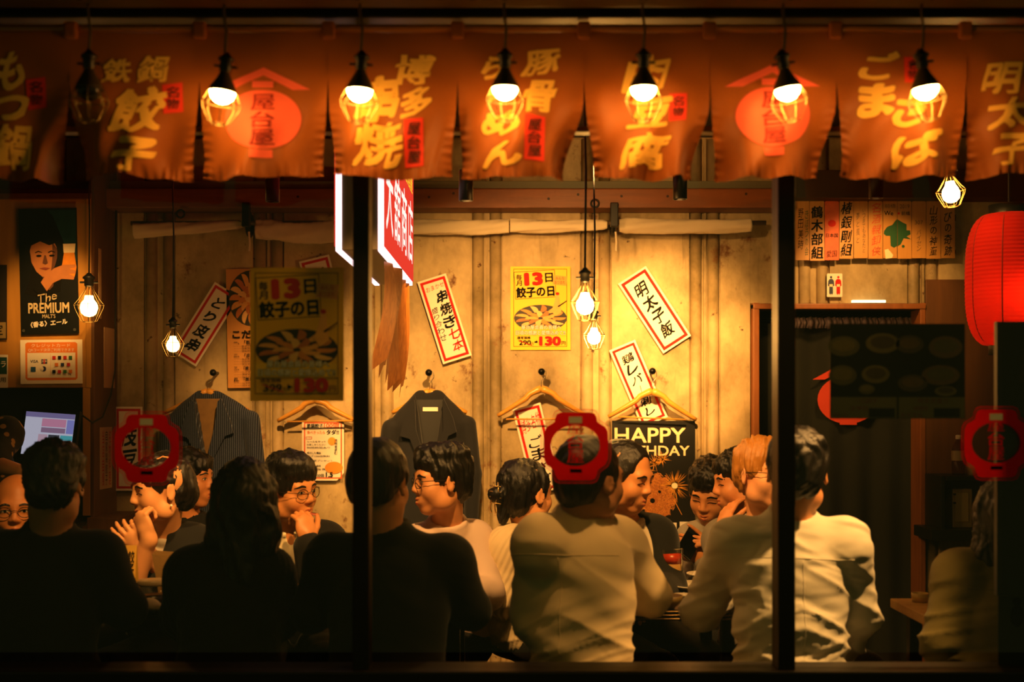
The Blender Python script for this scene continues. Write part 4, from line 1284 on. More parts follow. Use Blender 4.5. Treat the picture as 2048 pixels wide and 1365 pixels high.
hanger('bare wooden hanger above the white flyer', 630, 792, (556, 842), (712, 842), (574, 844, 706, 842), (630, 752), YH - .005)
hanger('hanger of the dark blazer, wooden', 859, 776, (785, 826), (933, 826), (824, 840, 886, 840), (858, 746))
hanger('bare wooden hanger beside the red window sticker', 1083, 770, (996, 832), (1172, 832), (1012, 839, 1156, 839), (1083, 744))
hanger('bare wooden hanger above the birthday poster', 1304, 775, (1217, 834), (1392, 840), (1236, 834, 1372, 840), (1304, 743))

# ------------------------------------------------------------------ implicit-surface modelling (smooth union on a grid, meshed by surface nets)
def nrm(v):
    v = np.asarray(v, float)
    return v / max(np.linalg.norm(v), 1e-9)

class Vol:
    def __init__(s, lo, hi, vox):
        s.vox = vox
        s.lo = np.asarray(lo, float)
        n = np.ceil((np.asarray(hi, float) - s.lo) / vox).astype(int) + 2
        s.ax = [s.lo[i] + vox * np.arange(n[i]) for i in range(3)]
        s.d = np.full(n, 1.0, dtype=np.float32)
    def _sl(s, lo, hi):
        r = []
        for i in range(3):
            a = int(np.floor((lo[i] - s.lo[i]) / s.vox)); b = int(np.ceil((hi[i] - s.lo[i]) / s.vox)) + 1
            a = max(a, 0); b = min(b, len(s.ax[i]))
            if b <= a: return None
            r.append(slice(a, b))
        return tuple(r)
    def _apply(s, prim, k, sub=False):
        lo, hi, fn = prim
        pad = k + 3 * s.vox
        sl = s._sl(lo - pad, hi + pad)
        if sl is None: return s
        X = s.ax[0][sl[0]][:, None, None]; Y = s.ax[1][sl[1]][None, :, None]; Z = s.ax[2][sl[2]][None, None, :]
        d = fn(X, Y, Z)
        a = s.d[sl]
        if sub:
            d = -d
            h = np.clip(.5 - .5 * (a - d) / k, 0, 1) if k > 0 else None
            s.d[sl] = (a * (1 - h) + d * h + k * h * (1 - h)) if k > 0 else np.maximum(a, d)
        else:
            if k > 0:
                h = np.clip(.5 + .5 * (a - d) / k, 0, 1)
                s.d[sl] = a * (1 - h) + d * h - k * h * (1 - h)
            else:
                s.d[sl] = np.minimum(a, d)
        return s
    def add(s, prim, k=.01): return s._apply(prim, k)
    def cut(s, prim, k=.006): return s._apply(prim, k, True)
    def mesh(s):
        d = s.d
        S = d < 0
        nx, ny, nz = d.shape
        C = np.zeros((nx - 1, ny - 1, nz - 1), np.uint8)
        for i in (0, 1):
            for j in (0, 1):
                for k in (0, 1):
                    C += S[i:nx - 1 + i, j:ny - 1 + j, k:nz - 1 + k]
        idx = np.argwhere((C > 0) & (C < 8))
        if len(idx) == 0:
            return np.zeros((0, 3)), np.zeros((0, 4), int)
        acc = np.zeros((len(idx), 3)); cnt = np.zeros(len(idx))
        cs = [(i, j, k) for i in (0, 1) for j in (0, 1) for k in (0, 1)]
        for a in cs:
            for ax in range(3):
                if a[ax]: continue
                b = list(a); b[ax] = 1
                da = d[idx[:, 0] + a[0], idx[:, 1] + a[1], idx[:, 2] + a[2]]; db = d[idx[:, 0] + b[0], idx[:, 1] + b[1], idx[:, 2] + b[2]]
                m = (da < 0) != (db < 0)
                t = np.where(m, da / np.where(da - db == 0, 1, da - db), 0)
                p = np.tile(np.array(a, float), (len(idx), 1)); p[:, ax] += t
                acc += p * m[:, None]; cnt += m
        v = s.lo + s.vox * (idx + acc / cnt[:, None])
        ID = np.full((nx - 1, ny - 1, nz - 1), -1, np.int32)
        ID[idx[:, 0], idx[:, 1], idx[:, 2]] = np.arange(len(idx))
        qs = []
        for ax in range(3):
            o1, o2 = [(1, 2), (2, 0), (0, 1)][ax]
            sa = [slice(None)] * 3; sb = [slice(None)] * 3
            sa[ax] = slice(0, -1); sb[ax] = slice(1, None)
            A, B = S[tuple(sa)], S[tuple(sb)]
            e = np.argwhere(A != B)
            e = e[(e[:, o1] > 0) & (e[:, o2] > 0) & (e[:, o1] < d.shape[o1] - 1) & (e[:, o2] < d.shape[o2] - 1)]
            ins = A[e[:, 0], e[:, 1], e[:, 2]]
            def cell(u, w):
                c = e.copy(); c[:, o1] -= u; c[:, o2] -= w
                return ID[c[:, 0], c[:, 1], c[:, 2]]
            q = np.stack([cell(1, 1), cell(0, 1), cell(0, 0), cell(1, 0)], 1)
            q[~ins] = q[~ins][:, ::-1]
            qs.append(q)
        q = np.concatenate(qs)
        return v, q[(q >= 0).all(1)]

def p_cap(a, b, ra, rb=None):
    a, b = np.asarray(a, float), np.asarray(b, float)
    rb = ra if rb is None else rb
    r = max(ra, rb)
    ab = b - a; bb = max(ab @ ab, 1e-12)
    def fn(X, Y, Z):
        px, py, pz = X - a[0], Y - a[1], Z - a[2]
        t = np.clip((px * ab[0] + py * ab[1] + pz * ab[2]) / bb, 0, 1)
        return np.sqrt((px - t * ab[0]) ** 2 + (py - t * ab[1]) ** 2 + (pz - t * ab[2]) ** 2) - (ra + (rb - ra) * t)
    return np.minimum(a, b) - r, np.maximum(a, b) + r, fn

def p_ell(c, r, R=None):
    c, r = np.asarray(c, float), np.asarray(r, float)
    R = np.eye(3) if R is None else np.asarray(R, float)
    ext = np.sqrt(((R * r[None, :]) ** 2).sum(1))
    def fn(X, Y, Z):
        px, py, pz = X - c[0], Y - c[1], Z - c[2]
        q = [(px * R[0, i] + py * R[1, i] + pz * R[2, i]) for i in range(3)]
        k0 = np.sqrt((q[0] / r[0]) ** 2 + (q[1] / r[1]) ** 2 + (q[2] / r[2]) ** 2)
        k1 = np.sqrt((q[0] / r[0] ** 2) ** 2 + (q[1] / r[1] ** 2) ** 2 + (q[2] / r[2] ** 2) ** 2)
        return k0 * (k0 - 1) / np.maximum(k1, 1e-6)
    return c - ext, c + ext, fn

def p_tor(c, R, rm, r, squash=1.):
    c = np.asarray(c, float); R = np.asarray(R, float)
    e = rm + r
    def fn(X, Y, Z):
        px, py, pz = X - c[0], Y - c[1], Z - c[2]
        q = [(px * R[0, i] + py * R[1, i] + pz * R[2, i]) for i in range(3)]
        return np.sqrt((np.sqrt(q[0] ** 2 + (q[1] / squash) ** 2) - rm) ** 2 + q[2] ** 2) - r
    return c - e, c + e, fn

def p_half(c, n, lo, hi):
    """half space n.(p-c) < 0 inside a box"""
    c = np.asarray(c, float); n = nrm(n)
    return np.asarray(lo, float), np.asarray(hi, float), lambda X, Y, Z: (X - c[0]) * n[0] + (Y - c[1]) * n[1] + (Z - c[2]) * n[2]

def vnormals(v, q):
    a, b, c, e = v[q[:, 0]], v[q[:, 1]], v[q[:, 2]], v[q[:, 3]]
    n = np.cross(c - a, e - b)
    out = np.zeros_like(v)
    for k in range(4):
        np.add.at(out, q[:, k], n)
    return out / np.maximum(np.linalg.norm(out, axis=1, keepdims=True), 1e-12)

_WK = {}
def wnoise(p, freq, seed=0, octaves=2):
    """smooth pseudo-noise: sum of warped random sines, about -1..1"""
    key = (seed,)
    if key not in _WK:
        g = np.random.default_rng(seed + 100)
        _WK[key] = (g.normal(size=(9, 3)), g.uniform(0, 6.28, 9))
    K, ph = _WK[key]
    out = np.zeros(len(p)); amp = 1.; tot = 0
    f = np.asarray(freq, float) * np.ones(3)
    for o in range(octaves):
        q = p * f
        w = np.sin(q @ K[0] * 1. + ph[0]) * .6
        s = sum(np.sin(q @ K[j] + ph[j] + w * (1 + .3 * j)) for j in range(1, 9)) / 3.2
        out += amp * s; tot += amp
        amp *= .5; f = f * 2.03
    return out / tot

# ------------------------------------------------------------------ jackets on the hangers
def hung_jacket(label, col, pts, lap_l, lap_r, vcut, lining, stripe, tagm=None):
    """pts: neck, shoulder l, shoulder r, cuff l, cuff r, hem y (photo px at the wall)"""
    y = YW - .10; s = y / F
    nk, sl, sr, cl, cr, hem = pts
    w = lambda p, dy=0.: np.array(W(p[0], p[1], y)) + np.array([0, dy, 0])
    lo = np.array(W(min(sl[0], cl[0]) - 40, hem + 10, y)) - [0, .09, 0]; hi = np.array(W(max(sr[0], cr[0]) + 40, nk[1] - 20, y)) + [0, .09, 0]
    v = Vol(lo, hi, .0075)
    mid = ((sl[0] + sr[0]) / 2, (sl[1] + hem) / 2)
    hw = (sr[0] - sl[0]) / 2 * s
    for q, sg_ in ((sl, -1), (sr, 1)):
        v.add(p_cap(w((nk[0] + sg_ * 16, nk[1] + 8)), w((q[0] - sg_ * 12, q[1] + 8)), .040, .034), .03)
    for k in range(5):
        t = k / 4
        c = w((mid[0], sl[1] + 18 + (hem - sl[1] - 18) * t))
        v.add(p_ell(c, (hw * (1.0 - .06 * math.sin(math.pi * t)), .052, .14)), .03)
    for q, c in ((sl, cl), (sr, cr)):
        md = ((q[0] + c[0]) / 2 + (8 if c is cr else -8), (q[1] + c[1]) / 2)
        v.add(p_cap(w((q[0], q[1] + 14), -.005), w(md, -.012), .043, .040), .012)
        v.add(p_cap(w(md, -.012), w(c, -.02), .040, .036), .01)
    v.cut(p_half(w((0, hem)), (0, 0, 1), lo, hi), .002)
    def vee(X, Y, Z):
        px = X * F / y + CX; py = HY - (Z - CZ) * F / y
        (x0, yt), (x1, _), (xb, ybm) = vcut
        t = np.clip((py - yt) / (ybm - yt), -1, 1)
        L = x0 + (xb - x0) * t; Rr = x1 + (xb - x1) * t
        dd = np.maximum(np.maximum(L - px, px - Rr), py - ybm) * s
        return np.maximum(dd, Y - (y - .006))
    v.cut((lo, hi, vee), .004)
    P_, Q = v.mesh()
    n = vnormals(P_, Q)
    P_ = P_ + n * (.0035 * wnoise(P_, (9, 9, 3.5), 5)[:, None] + .0016 * wnoise(P_, (30, 30, 9), 6)[:, None])
    root = empty('hung_jacket', W(nk[0], hem, y), label, 'jacket', 'jackets on the wall')
    m = cloth_mat(label.split()[0] + '_jacket_cloth', col, trans=0., var=.12)
    if stripe:
        nt = m.node_tree
        b = nt.nodes['Principled BSDF']
        wv = nt.nodes.new('ShaderNodeTexWave'); wv.bands_direction = 'X'
        wv.inputs['Scale'].default_value = 34
        tc = nt.nodes.new('ShaderNodeTexCoord')
        nt.links.new(tc.outputs['Object'], wv.inputs['Vector'])
        cr_ = nt.nodes.new('ShaderNodeMapRange'); cr_.inputs['From Min'].default_value = .86; cr_.inputs['From Max'].default_value = 1.
        nt.links.new(wv.outputs['Fac'], cr_.inputs['Value'])
        mx = nt.nodes.new('ShaderNodeMix'); mx.data_type = 'RGBA'
        old = b.inputs['Base Color'].links[0].from_socket
        nt.links.new(cr_.outputs[0], mx.inputs['Factor']); nt.links.new(old, mx.inputs['A'])
        mx.inputs['B'].default_value = lin('#5a6478') + (1,)
        nt.links.new(mx.outputs['Result'], b.inputs['Base Color'])
    body = obj('body', P_, Q, m, root, smooth=True)
    for lp in (lap_l, lap_r):
        bb = MB().prism([tuple((np.array(W(a, b, y)))[[0, 2]]) for a, b in lp], y - .066, y - .050)
        bb.build('lapel', m, root)
    x = [np.array(W(a, b, y)) for a, b in ((vcut[0][0], vcut[0][1] + 2), (vcut[1][0], vcut[1][1] + 2), vcut[2])]
    MB().prism([(p[0], p[2]) for p in x], y - .010, y - .004).build('lining', lining, root)
    if tagm:
        a, b = np.array(W(tagm[0], tagm[1], y)), np.array(W(tagm[2], tagm[3], y))
        MB().box((a[0], y - .0125, b[2]), (b[0], y - .010, a[2])).build('brand_tag', M_WHITE, root)
    return root
hung_jacket('navy pinstripe suit jacket hung on the wall behind the long haired silhouette', '#171d30', ((416, 790), (340, 834), (502, 826), (330, 1070), (516, 1062), 1095),
            [(388, 800), (372, 846), (366, 870), (382, 876), (414, 944), (417, 928), (399, 850), (396, 806)], [(448, 797), (466, 840), (472, 866), (456, 872), (418, 946), (417, 928), (436, 850), (441, 804)],
            ((393, 796), (447, 796), (417, 944)), mat('tan_lining', '#7a5a2c', .7, var=.35, scale=30), True)
hung_jacket('charcoal blazer hung on the wall behind the man in round glasses', '#1a1a1e', ((858, 790), (782, 842), (934, 836), (770, 1080), (942, 1060), 1100),
            [(830, 800), (808, 846), (802, 872), (822, 878), (858, 972), (861, 950), (834, 860), (832, 806)], [(889, 798), (908, 838), (914, 864), (898, 872), (864, 972), (862, 950), (888, 860), (886, 804)],
            ((832, 798), (888, 798), (860, 968)), mat('dark_lining', '#16181c', .5), False, (846, 815, 876, 823))

# ------------------------------------------------------------------ doorway curtain with lantern emblem
n_u, n_v = 80, 40
us = np.linspace(1520, 1832, n_u); vs_ = np.linspace(648, 1370, n_v)
U, VV = np.meshgrid(us, vs_)
yc = 6.46
Yd = yc + .016 * np.sin(U / 9.5) + .010 * np.sin(U / 23 + 1)
Pd = np.stack([(U - CX) * yc / F, Yd, CZ - (VV - HY) * yc / F], -1).reshape(-1, 3)
dcu = empty('door_curtain', W(1676, 1370, yc), 'dark door curtain with a partly hidden red lantern emblem', 'curtain')
obj('cloth', Pd, grid_faces(n_u, n_v), cloth_mat('door_curtain_cloth', '#1c1c12', trans=0., var=.2), dcu, smooth=True)
def dc_flat(name, pts, m, d):
    v2, f = poly2(pts)
    v = np.array([np.array(W(a, b, yc)) - [0, d, 0] for a, b in v2])
    obj(name, v, f, m, dcu)
M_DLOGO = mat('door_logo', '#d8401c', .7)
dc_flat('emblem', [(1622, 760), (1692, 722), (1762, 760), (1738, 760), (1692, 738), (1646, 760)], M_DLOGO, .032)
dc_flat('emblem', [(1692 + 60 * math.cos(2 * math.pi * k / 32), 800 + 48 * math.sin(2 * math.pi * k / 32)) for k in range(32)], M_DLOGO, .032)
dc_flat('emblem', [(1676, 838), (1710, 838), (1710, 850), (1676, 850)], M_DLOGO, .034)
tb = MB()
for k in range(40):
    px = 1590 + 240 * k / 40
    tb.tube([W(px, 636, 6.40), W(px + 3, 645, 6.40 - .012 * (k % 2)), W(px + 1, 656, 6.41)], .006 + .003 * (k % 3), 6)
tb.build('gathered_heading', mat('heading_cloth', '#8a7a80', .6), dcu, smooth=True)
MB().tube([W(1510, 640, 6.43), W(1840, 640, 6.43)], .008, 8).build('rod', M_BLACKMETAL, dcu)

# ------------------------------------------------------------------ red paper lantern
def lantern(cx, cy, wpx, hpx, y):
    s = y / F
    R, H = wpx * s / 2, hpx * s
    c = W(cx, cy, y)
    root = empty('paper_lantern', c - V(0, 0, H / 2), 'large round red paper lantern glowing beside the dark board', 'lantern')
    m = cloth_mat('lantern_paper', '#e02414', trans=.55, var=.06, bump=0.)
    prof = []
    n = 33
    for k in range(n * 4 + 1):
        t = k / (n * 4)
        a = -1 + 2 * t
        r = R * (.46 + .54 * (1 - abs(a) ** 3.2) ** .5) if abs(a) < 1 else R * .46
        r += .0022 * abs(math.sin(math.pi * n * t))
        prof.append((r, a * H / 2))
    MB().lathe(prof, c, 40).build('paper', m, root, smooth=True)
    for z, r in ((H / 2, R * .46), (-H / 2, R * .46)):
        sgn = 1 if z > 0 else -1
        MB().lathe([(r * 1.03, z - sgn * .006), (r * 1.03, z + sgn * .03), (r * .9, z + sgn * .03), (r * .9, z - sgn * .006)], c, 32).build('rim', M_BLACKWOOD, root, smooth=True)
    seams = MB()
    for k in range(8):
        a = 2 * math.pi * (k + .35) / 8
        pts = []
        for j in range(25):
            t = -1 + 2 * j / 24
            r = R * (.46 + .54 * max(0, 1 - abs(t) ** 3.2) ** .5) + .0012
            pts.append(c + V(r * math.cos(a), r * math.sin(a), t * H / 2))
        b = MB().tube(pts, .0022, 5); b.build('seam', mat('lantern_seam', '#8a0c08', .7), root, smooth=True)
    MB().tube([c + V(0, 0, H / 2 - .02), V(c.x, c.y, ZC)], .004, 6).build('cord', M_CORD, root)
    bp = c + V(.03, -.075, -.06)
    MB().lathe([(0, .03), (.018, .026), (.03, 0), (.02, -.025), (0, -.032)], bp, 16).build('bulb', emit('lantern_bulb', (1., .5, .15), 34), root, smooth=True)
    MB().tube([bp + V(0, 0, .03), c + V(0, 0, H / 2 - .02)], .008, 8).build('socket', M_SOCKET, root)
lantern(2018, 560, 166, 264, 4.5)

# ------------------------------------------------------------------ dark boards and menu sheet at the window
M_MENU = cloth_mat('menu_sheet', '#1c1c0e', .5, var=.2, trans=.3, bump=0)
P = Sheet('dish_menu_sheet', 'dark photo menu sheet of round dishes stuck on the glass before the doorway', 'menu', 1795, 743, 270, 190, YG + .020, 0, M_MENU)
dl = [mat('menu_dish%d' % k, c, .6, var=.3, scale=60) for k, c in enumerate(('#4a4420', '#5c5226', '#3c3016', '#54401c'))]
for j, (x, y, rx, ry) in enumerate(((-108, -50, 32, 20), (-30, -56, 34, 20), (24, -54, 28, 18), (96, -48, 34, 22), (-110, 8, 28, 20), (-44, 6, 28, 18), (30, 24, 30, 17), (86, 8, 38, 20), (-62, 36, 16, 10), (96, 40, 22, 10))):
    P.ell(x, y, rx, ry, dl[j % 4], 'dish', layer=1)
    P.ell(x, y - 2, rx * .72, ry * .62, dl[(j + 1) % 4], 'food', layer=2)
P.rect(-133, 52, -2, 94, mat('menu_caption', '#55502c', .6), 'caption', layer=3); P.rect(2, 52, 134, 94, mat('menu_caption', '#55502c', .6), 'caption', layer=3)
P.multi([('一口餃子', -84, 54, -40, 64, 0.), ('明太子盛り', 40, 54, 100, 64, 0.), ('290', -96, 70, -60, 78, 0.), ('税込', -130, 84, -100, 92, 0.), ('480', 30, 70, 60, 78, 0.), ('おすすめ', 6, 84, 50, 92, 0.)], mat('menu_redtext', '#5a2010', .6), layer=4)
for x0 in (-58, 72):
    P.rect(x0, 74, x0 + 52, 92, M_MENU, 'picture', layer=5)
P = Sheet('menu_board', 'black board filling the window edge in front of the red lantern', 'board', 2090, 917, 204, 545, YG + .035, 0, mat('board_black', '#080706', .5), thick=.02)
P.frame(-96, -266, 96, 266, 3, mat('board_frame', '#1a120a', .5))
P.col('本日のおすすめ', -40, -230, 60, 34, mat('chalk', '#2c2a22', .8), .0, .6)
P = Sheet('lower_poster', 'dim poster under the black board at the window corner', 'poster', 2096, 1262, 200, 140, YG + .030, 0, mat('lower_dim', '#14180e', .6))
P.ell(-62, -30, 14, 22, M_INK, 'figure'); P.ell(-62, -58, 9, 9, M_INK, 'figure'); P.rect(-40, -56, 60, -30, mat('lower_text', '#26281a', .6), 'field'); P.text('求人', -30, -52, 20, -34, M_INK, .02)

# ------------------------------------------------------------------ shelf corner by the doorway
sh = empty('wall_shelf', W(1960, 960, 6.05), 'dark wall shelf holding a plastic bottle beside the doorway', 'shelf')
a, b = W(1893, 962, 6.0), W(2090, 953, 6.0)
MB().box((a.x, 6.0, a.z), (b.x, 6.26, b.z), .003).build('board', M_BLACKWOOD, sh)
a2, b2 = W(1862, 1082, 6.0), W(2090, 1060, 6.0)
MB().box((a2.x, 6.0, a2.z), (b2.x, 6.26, b2.z), .003).build('board', M_BLACKWOOD, sh)
MB().box((a.x - .02, 6.02, a2.z), (a.x, 6.27, b.z + .0), .003).build('upright', M_BLACKWOOD, sh)
a, b = W(1850, 1080, 6.27), W(2100, 560, 6.27)
MB().box((a.x, 6.255, a.z), (b.x, 6.268, b.z), .002).build('side_panel', M_BROWNBOARD, None, label='brown wooden panel on the wall behind the shelf and bottle', cat='panel')
bt = empty('plastic_bottle', W(1917, 953, 6.1), 'half clear plastic drink bottle with pale label on the shelf', 'bottle')
c = W(1917, 953, 6.1); q = 1.0
c = V(c.x, 6.1, W(0, 953, 6.0).z)
MB().lathe([(0, .002), (.028, .0), (.031, .008), (.031, .06), (.028, .065), (.031, .07), (.031, .115), (.024, .142), (.012, .160), (.011, .170), (0, .170)], c, 20).build('bottle_body', glass_pane_mat('bottle_plastic', (.75, .55, .35), .1, 1.3), bt, smooth=True)
MB().lathe([(.0316, .068), (.0318, .07), (.0318, .112), (.0316, .114)], c, 20).build('label_wrap', mat('bottle_label', '#8a7a58', .6), bt, smooth=True)
MB().lathe([(0, .168), (.0135, .168), (.0135, .184), (.011, .187), (0, .187)], c, 16).build('cap', M_WHITE, bt, smooth=True)
c = V(W(1946, 0, 6.1).x, 6.1, W(0, 953, 6.0).z)
cp = MB().lathe([(0, .004), (.026, .0), (.033, .075), (.030, .075), (.024, .008), (0, .008)], c, 20).build('paper_cup', mat('cup_pale', '#a08a5c', .6), None, smooth=True, label='pale paper cup beside the plastic bottle on the shelf', cat='cup')
bx_ = empty('white_box', W(1924, 1056, 6.08), 'pale dispenser box between the two shelf boards beside the doorway', 'dispenser')
a, b = W(1905, 1058, 6.08), W(1945, 978, 6.08)
zb_ = W(0, 1060, 6.0).z
MB().box((a.x, 6.08, zb_ + .001), (b.x, 6.2, b.z), .006).build('case', mat('dispenser_plastic', '#7a6e44', .5), bx_)
MB().box((a.x + .012, 6.076, zb_ + .03), (b.x - .02, 6.081, b.z - .02), .001).build('front_plate', mat('dispenser_plate', '#94885a', .4), bx_)
for zz in (.03, .07):
    MB().box((a.x + .002, 6.072, b.z - zz), (a.x + .014, 6.08, b.z - zz + .008), .001).build('latch', M_BLACKMETAL, bx_)

# ------------------------------------------------------------------ tables
TZ = .80
M_TABLE = wood('dark_table_wood', '#120a05', '#24150a', .3, scale=3, axis=(1, 8, 8), bump=.04)
M_TABLE2 = wood('pale_table_wood', '#b08a4c', '#d8b06c', .45, scale=3, axis=(1, 8, 8))
def table(label, x0, x1, y0, y1, m, metal=True, legs=True):
    r_ = empty('dining_table', V((x0 + x1) / 2, (y0 + y1) / 2, 0), label, 'table', 'restaurant tables')
    MB().box((x0, y0, TZ - .03), (x1, y1, TZ), .004).build('tabletop', m, r_)
    if metal:
        for k in range(3):
            MB().tube([(x0, y0 - .004, TZ - .005 - .011 * k), (x1, y0 - .004, TZ - .005 - .011 * k)], .0048, 8).build('edge_trim', mat('edge_metal', '#4a3c22', .25, .9), r_, smooth=True)
    for x in (x0 + .06, x1 - .06):
        for y in (y0 + .06, y1 - .06):
            MB().box((x - .02, y - .02, 0), (x + .02, y + .02, TZ - .03), .003).build('leg', M_BLACKMETAL if metal else M_TABLE, r_)
    return r_
table('dark long table between the black silhouettes and the laughing person', -2.35, W(945, 0, 3.98).x, 3.98, 4.50, M_TABLE)
table('dark table with stacked metal edging beside the cream shirted man', W(1085, 0, 3.98).x, W(1500, 0, 3.98).x, 3.98, 4.55, M_TABLE)
table('small pale wood table edge beside the person in the yellow shirt', 1.223, 2.5, 3.80, 4.23, M_TABLE2, False)

M_CLEAR = glass_pane_mat('drinking_glass', (.96, .95, .90), .02, 1.5)
M_CERAM = mat('white_ceramic', '#e0d8c4', .3, var=.04)
def on_table(px, py):
    """world point of a pixel on the table plane"""
    y = (CZ - TZ) * F / (py - HY)
    return V((px - CX) * y / F, y, TZ)
def dish(name, label, px, py, prof, m, cat='dish', group='tableware', n=28):
    return MB().lathe(prof, on_table(px, py) + V(0, 0, .001), n).build(name, m, None, smooth=True, label=label, cat=cat, group=group)
PLATE = lambda r, h: [(0, .004), (r * .5, .002), (r * .55, 0), (r, h), (r * .99, h + .003), (r * .55, .006), (0, .008)]
BOWL = lambda r, h: [(0, .003), (r * .5, 0), (r * .55, .004), (r * .92, h * .6), (r, h), (r * .96, h), (r * .86, h * .6), (r * .45, .01), (0, .01)]
dish('serving_plate', 'broad white plate beside the beer mug', 1398, 1184, PLATE(.10, .022), M_CERAM)
dish('serving_plate', 'white dish under the raised phone, farthest on the right table', 1412, 1160, PLATE(.07, .020), M_CERAM)
dish('small_bowl', 'small straw coloured bowl at the table edge by the cream elbow', 1332, 1218, BOWL(.052, .04), mat('straw_ceramic', '#9a8246', .4))
dish('sauce_dish', 'tiny pale sauce dish between the plate and the straw coloured bowl', 1366, 1200, PLATE(.032, .014), M_CERAM)
mg = empty('beer_mug', on_table(1344, 1178), 'glass beer mug with handle and red drink beside the dark suited man', 'mug')
c = on_table(1344, 1178) + V(0, 0, .001)
MB().lathe([(0, .004), (.034, 0), (.038, .006), (.038, .135), (.0345, .137), (.034, .014), (0, .012)], c, 24).build('mug_body', M_CLEAR, mg, smooth=True)
MB().lathe([(0, .016), (.0335, .016), (.0335, .085), (0, .085)], c, 24).build('ice_drink', mat('pale_drink', '#c8a060', .2, trans=0.), mg, smooth=True)
MB().lathe([(0, .0855), (.0335, .0855), (.0335, .118), (0, .118)], c, 24).build('red_drink', mat('red_drink', '#c83a14', .3), mg, smooth=True)
hp = [c + V(.036 + .034 * math.sin(math.pi * t), 0, .110 - .085 * t) for t in [k / 12 for k in range(13)]]
MB().tube(hp, .006, 8).build('handle', M_CLEAR, mg, smooth=True)
# left table
jar = empty('glass_jar', on_table(302, 1222), 'glass jar with lid and white towel at its foot on the dark long table', 'jar')
c = on_table(303, 1216) + V(0, .02, .001)
MB().lathe([(0, .003), (.042, 0), (.044, .006), (.044, .065), (.041, .066), (.040, .008), (0, .008)], c, 24).build('jar_body', M_CLEAR, jar, smooth=True)
MB().lathe([(0, .01), (.039, .01), (.039, .035), (0, .035)], c, 20).build('contents', mat('dark_sauce', '#2a1808', .3), jar, smooth=True)
MB().lathe([(0, .066), (.047, .066), (.048, .070), (.048, .080), (.044, .083), (0, .084)], c, 24).build('lid', mat('jar_lid', '#b09a70', .35), jar, smooth=True)
vt = Vol(np.array(c) + [-.07, -.12, -.003], np.array(c) + [.07, -.04, .05], .004)
for dx, dy, dz, r in ((-.03, -.09, .012, .02), (0, -.085, .016, .022), (.03, -.09, .012, .02), (.012, -.075, .024, .018)):
    vt.add(p_ell(np.array(c) + [dx, dy, dz], (r * 1.3, r, r * .7)), .012)
vt.cut(p_half(np.array(c), (0, 0, 1), np.array(c) - .2, np.array(c) + .2), .001)
pv, qv = vt.mesh(); pv = pv + vnormals(pv, qv) * .002 * wnoise(pv, 60, 3)[:, None]
obj('hand_towel', pv, qv, mat('towel_white', '#c8b894', .9), None, smooth=True, label='crumpled white hand towel on the dark long table', cat='towel')
b = MB(); p0 = on_table(246, 1196); B0 = V(p0.x, p0.y, TZ)
for sg_ in (-1, 1):
    b.add([(B0.x - .045, B0.y + sg_ * .03, TZ + .001), (B0.x + .045, B0.y + sg_ * .03, TZ + .001), (B0.x + .045, B0.y, TZ + .17), (B0.x - .045, B0.y, TZ + .17)], [(0, 1, 2, 3)])
mn = b.build('menu_stand', mat('menu_yellow', '#c89a34', .6), None, label='folded yellow menu stand below the clasped hand', cat='menu')
MM = Matrix.Translation(V(B0.x, B0.y - .0165, TZ + .09)) @ Matrix.Rotation(-.175, 4, 'X')
for x_, bod in ((.03, '餃子屋'), (.0, '名物鍋'), (-.03, '一品料')):
    v, f = text_col(bod, x_, -.065, .06, .02, .01)
    obj('lettering', np.stack([v[:, 0], np.full(len(v), -.001), -v[:, 1]], 1), f, M_INK, mn, world=False, M=MM)
c = on_table(322, 1210) + V(.01, .06, 0)
bag = MB()
bag.add([c + V(-.03, 0, .002), c + V(.035, 0, .002), c + V(.035, .03, .002), c + V(-.03, .03, .002), c + V(-.055, .0, .15), c + V(.01, 0, .145), c + V(.012, .03, .155), c + V(-.052, .03, .16)], [(0, 1, 5, 4), (1, 2, 6, 5), (2, 3, 7, 6), (3, 0, 4, 7), (0, 3, 2, 1)])
bag.build('paper_bag', mat('kraft_paper', '#8a6a34', .8, bump=.3), None, label='leaning open kraft paper bag behind the glass jar', cat='bag')
c = on_table(590, 1212)
wb_ = empty('wooden_box', c, 'small wooden cutlery box between the two black silhouettes', 'box')
MB().box((c.x - .05, c.y - .03, TZ + .001), (c.x + .06, c.y + .04, TZ + .05), .004).build('body', mat('box_wood', '#c87830', .5), wb_)
MB().box((c.x - .052, c.y - .032, TZ + .0505), (c.x + .062, c.y + .042, TZ + .062), .003).build('lid', mat('box_wood_light', '#e0a050', .5), wb_)
c = on_table(1840, 1205)
MB().lathe([(0, .003), (.024, 0), (.027, .028), (.024, .028), (.021, .006), (0, .006)], c + V(0, 0, .001), 20).build('small_cup', mat('cup_yellow', '#b8984c', .4), None, smooth=True, label='small straw coloured cup on the pale table', cat='cup')

from mathutils.bvhtree import BVHTree
# ------------------------------------------------------------------ people
def rotm(yaw, pitch=0., roll=0.):
    """local +Y looks forward; yaw 0 = away from the camera, 90 = picture left, 180 = to the camera, 270 = picture right"""
    return np.array((Matrix.Rotation(math.radians(yaw), 3, 'Z') @ Matrix.Rotation(math.radians(pitch), 3, 'X') @ Matrix.Rotation(math.radians(roll), 3, 'Y')))

def bounds(prims, pad=.02):
    return np.min([p[1][0] for p in prims if p[0] == '+'], 0) - pad, np.max([p[1][1] for p in prims if p[0] == '+'], 0) + pad

def grow(prims, vox, pad=.02, lo=None, hi=None):
    l, h = bounds(prims, pad)
    v = Vol(l if lo is None else np.maximum(l, lo), h if hi is None else np.minimum(h, hi), vox)
    for op, p, k in prims:
        (v.add if op == '+' else v.cut)(p, k)
    return v

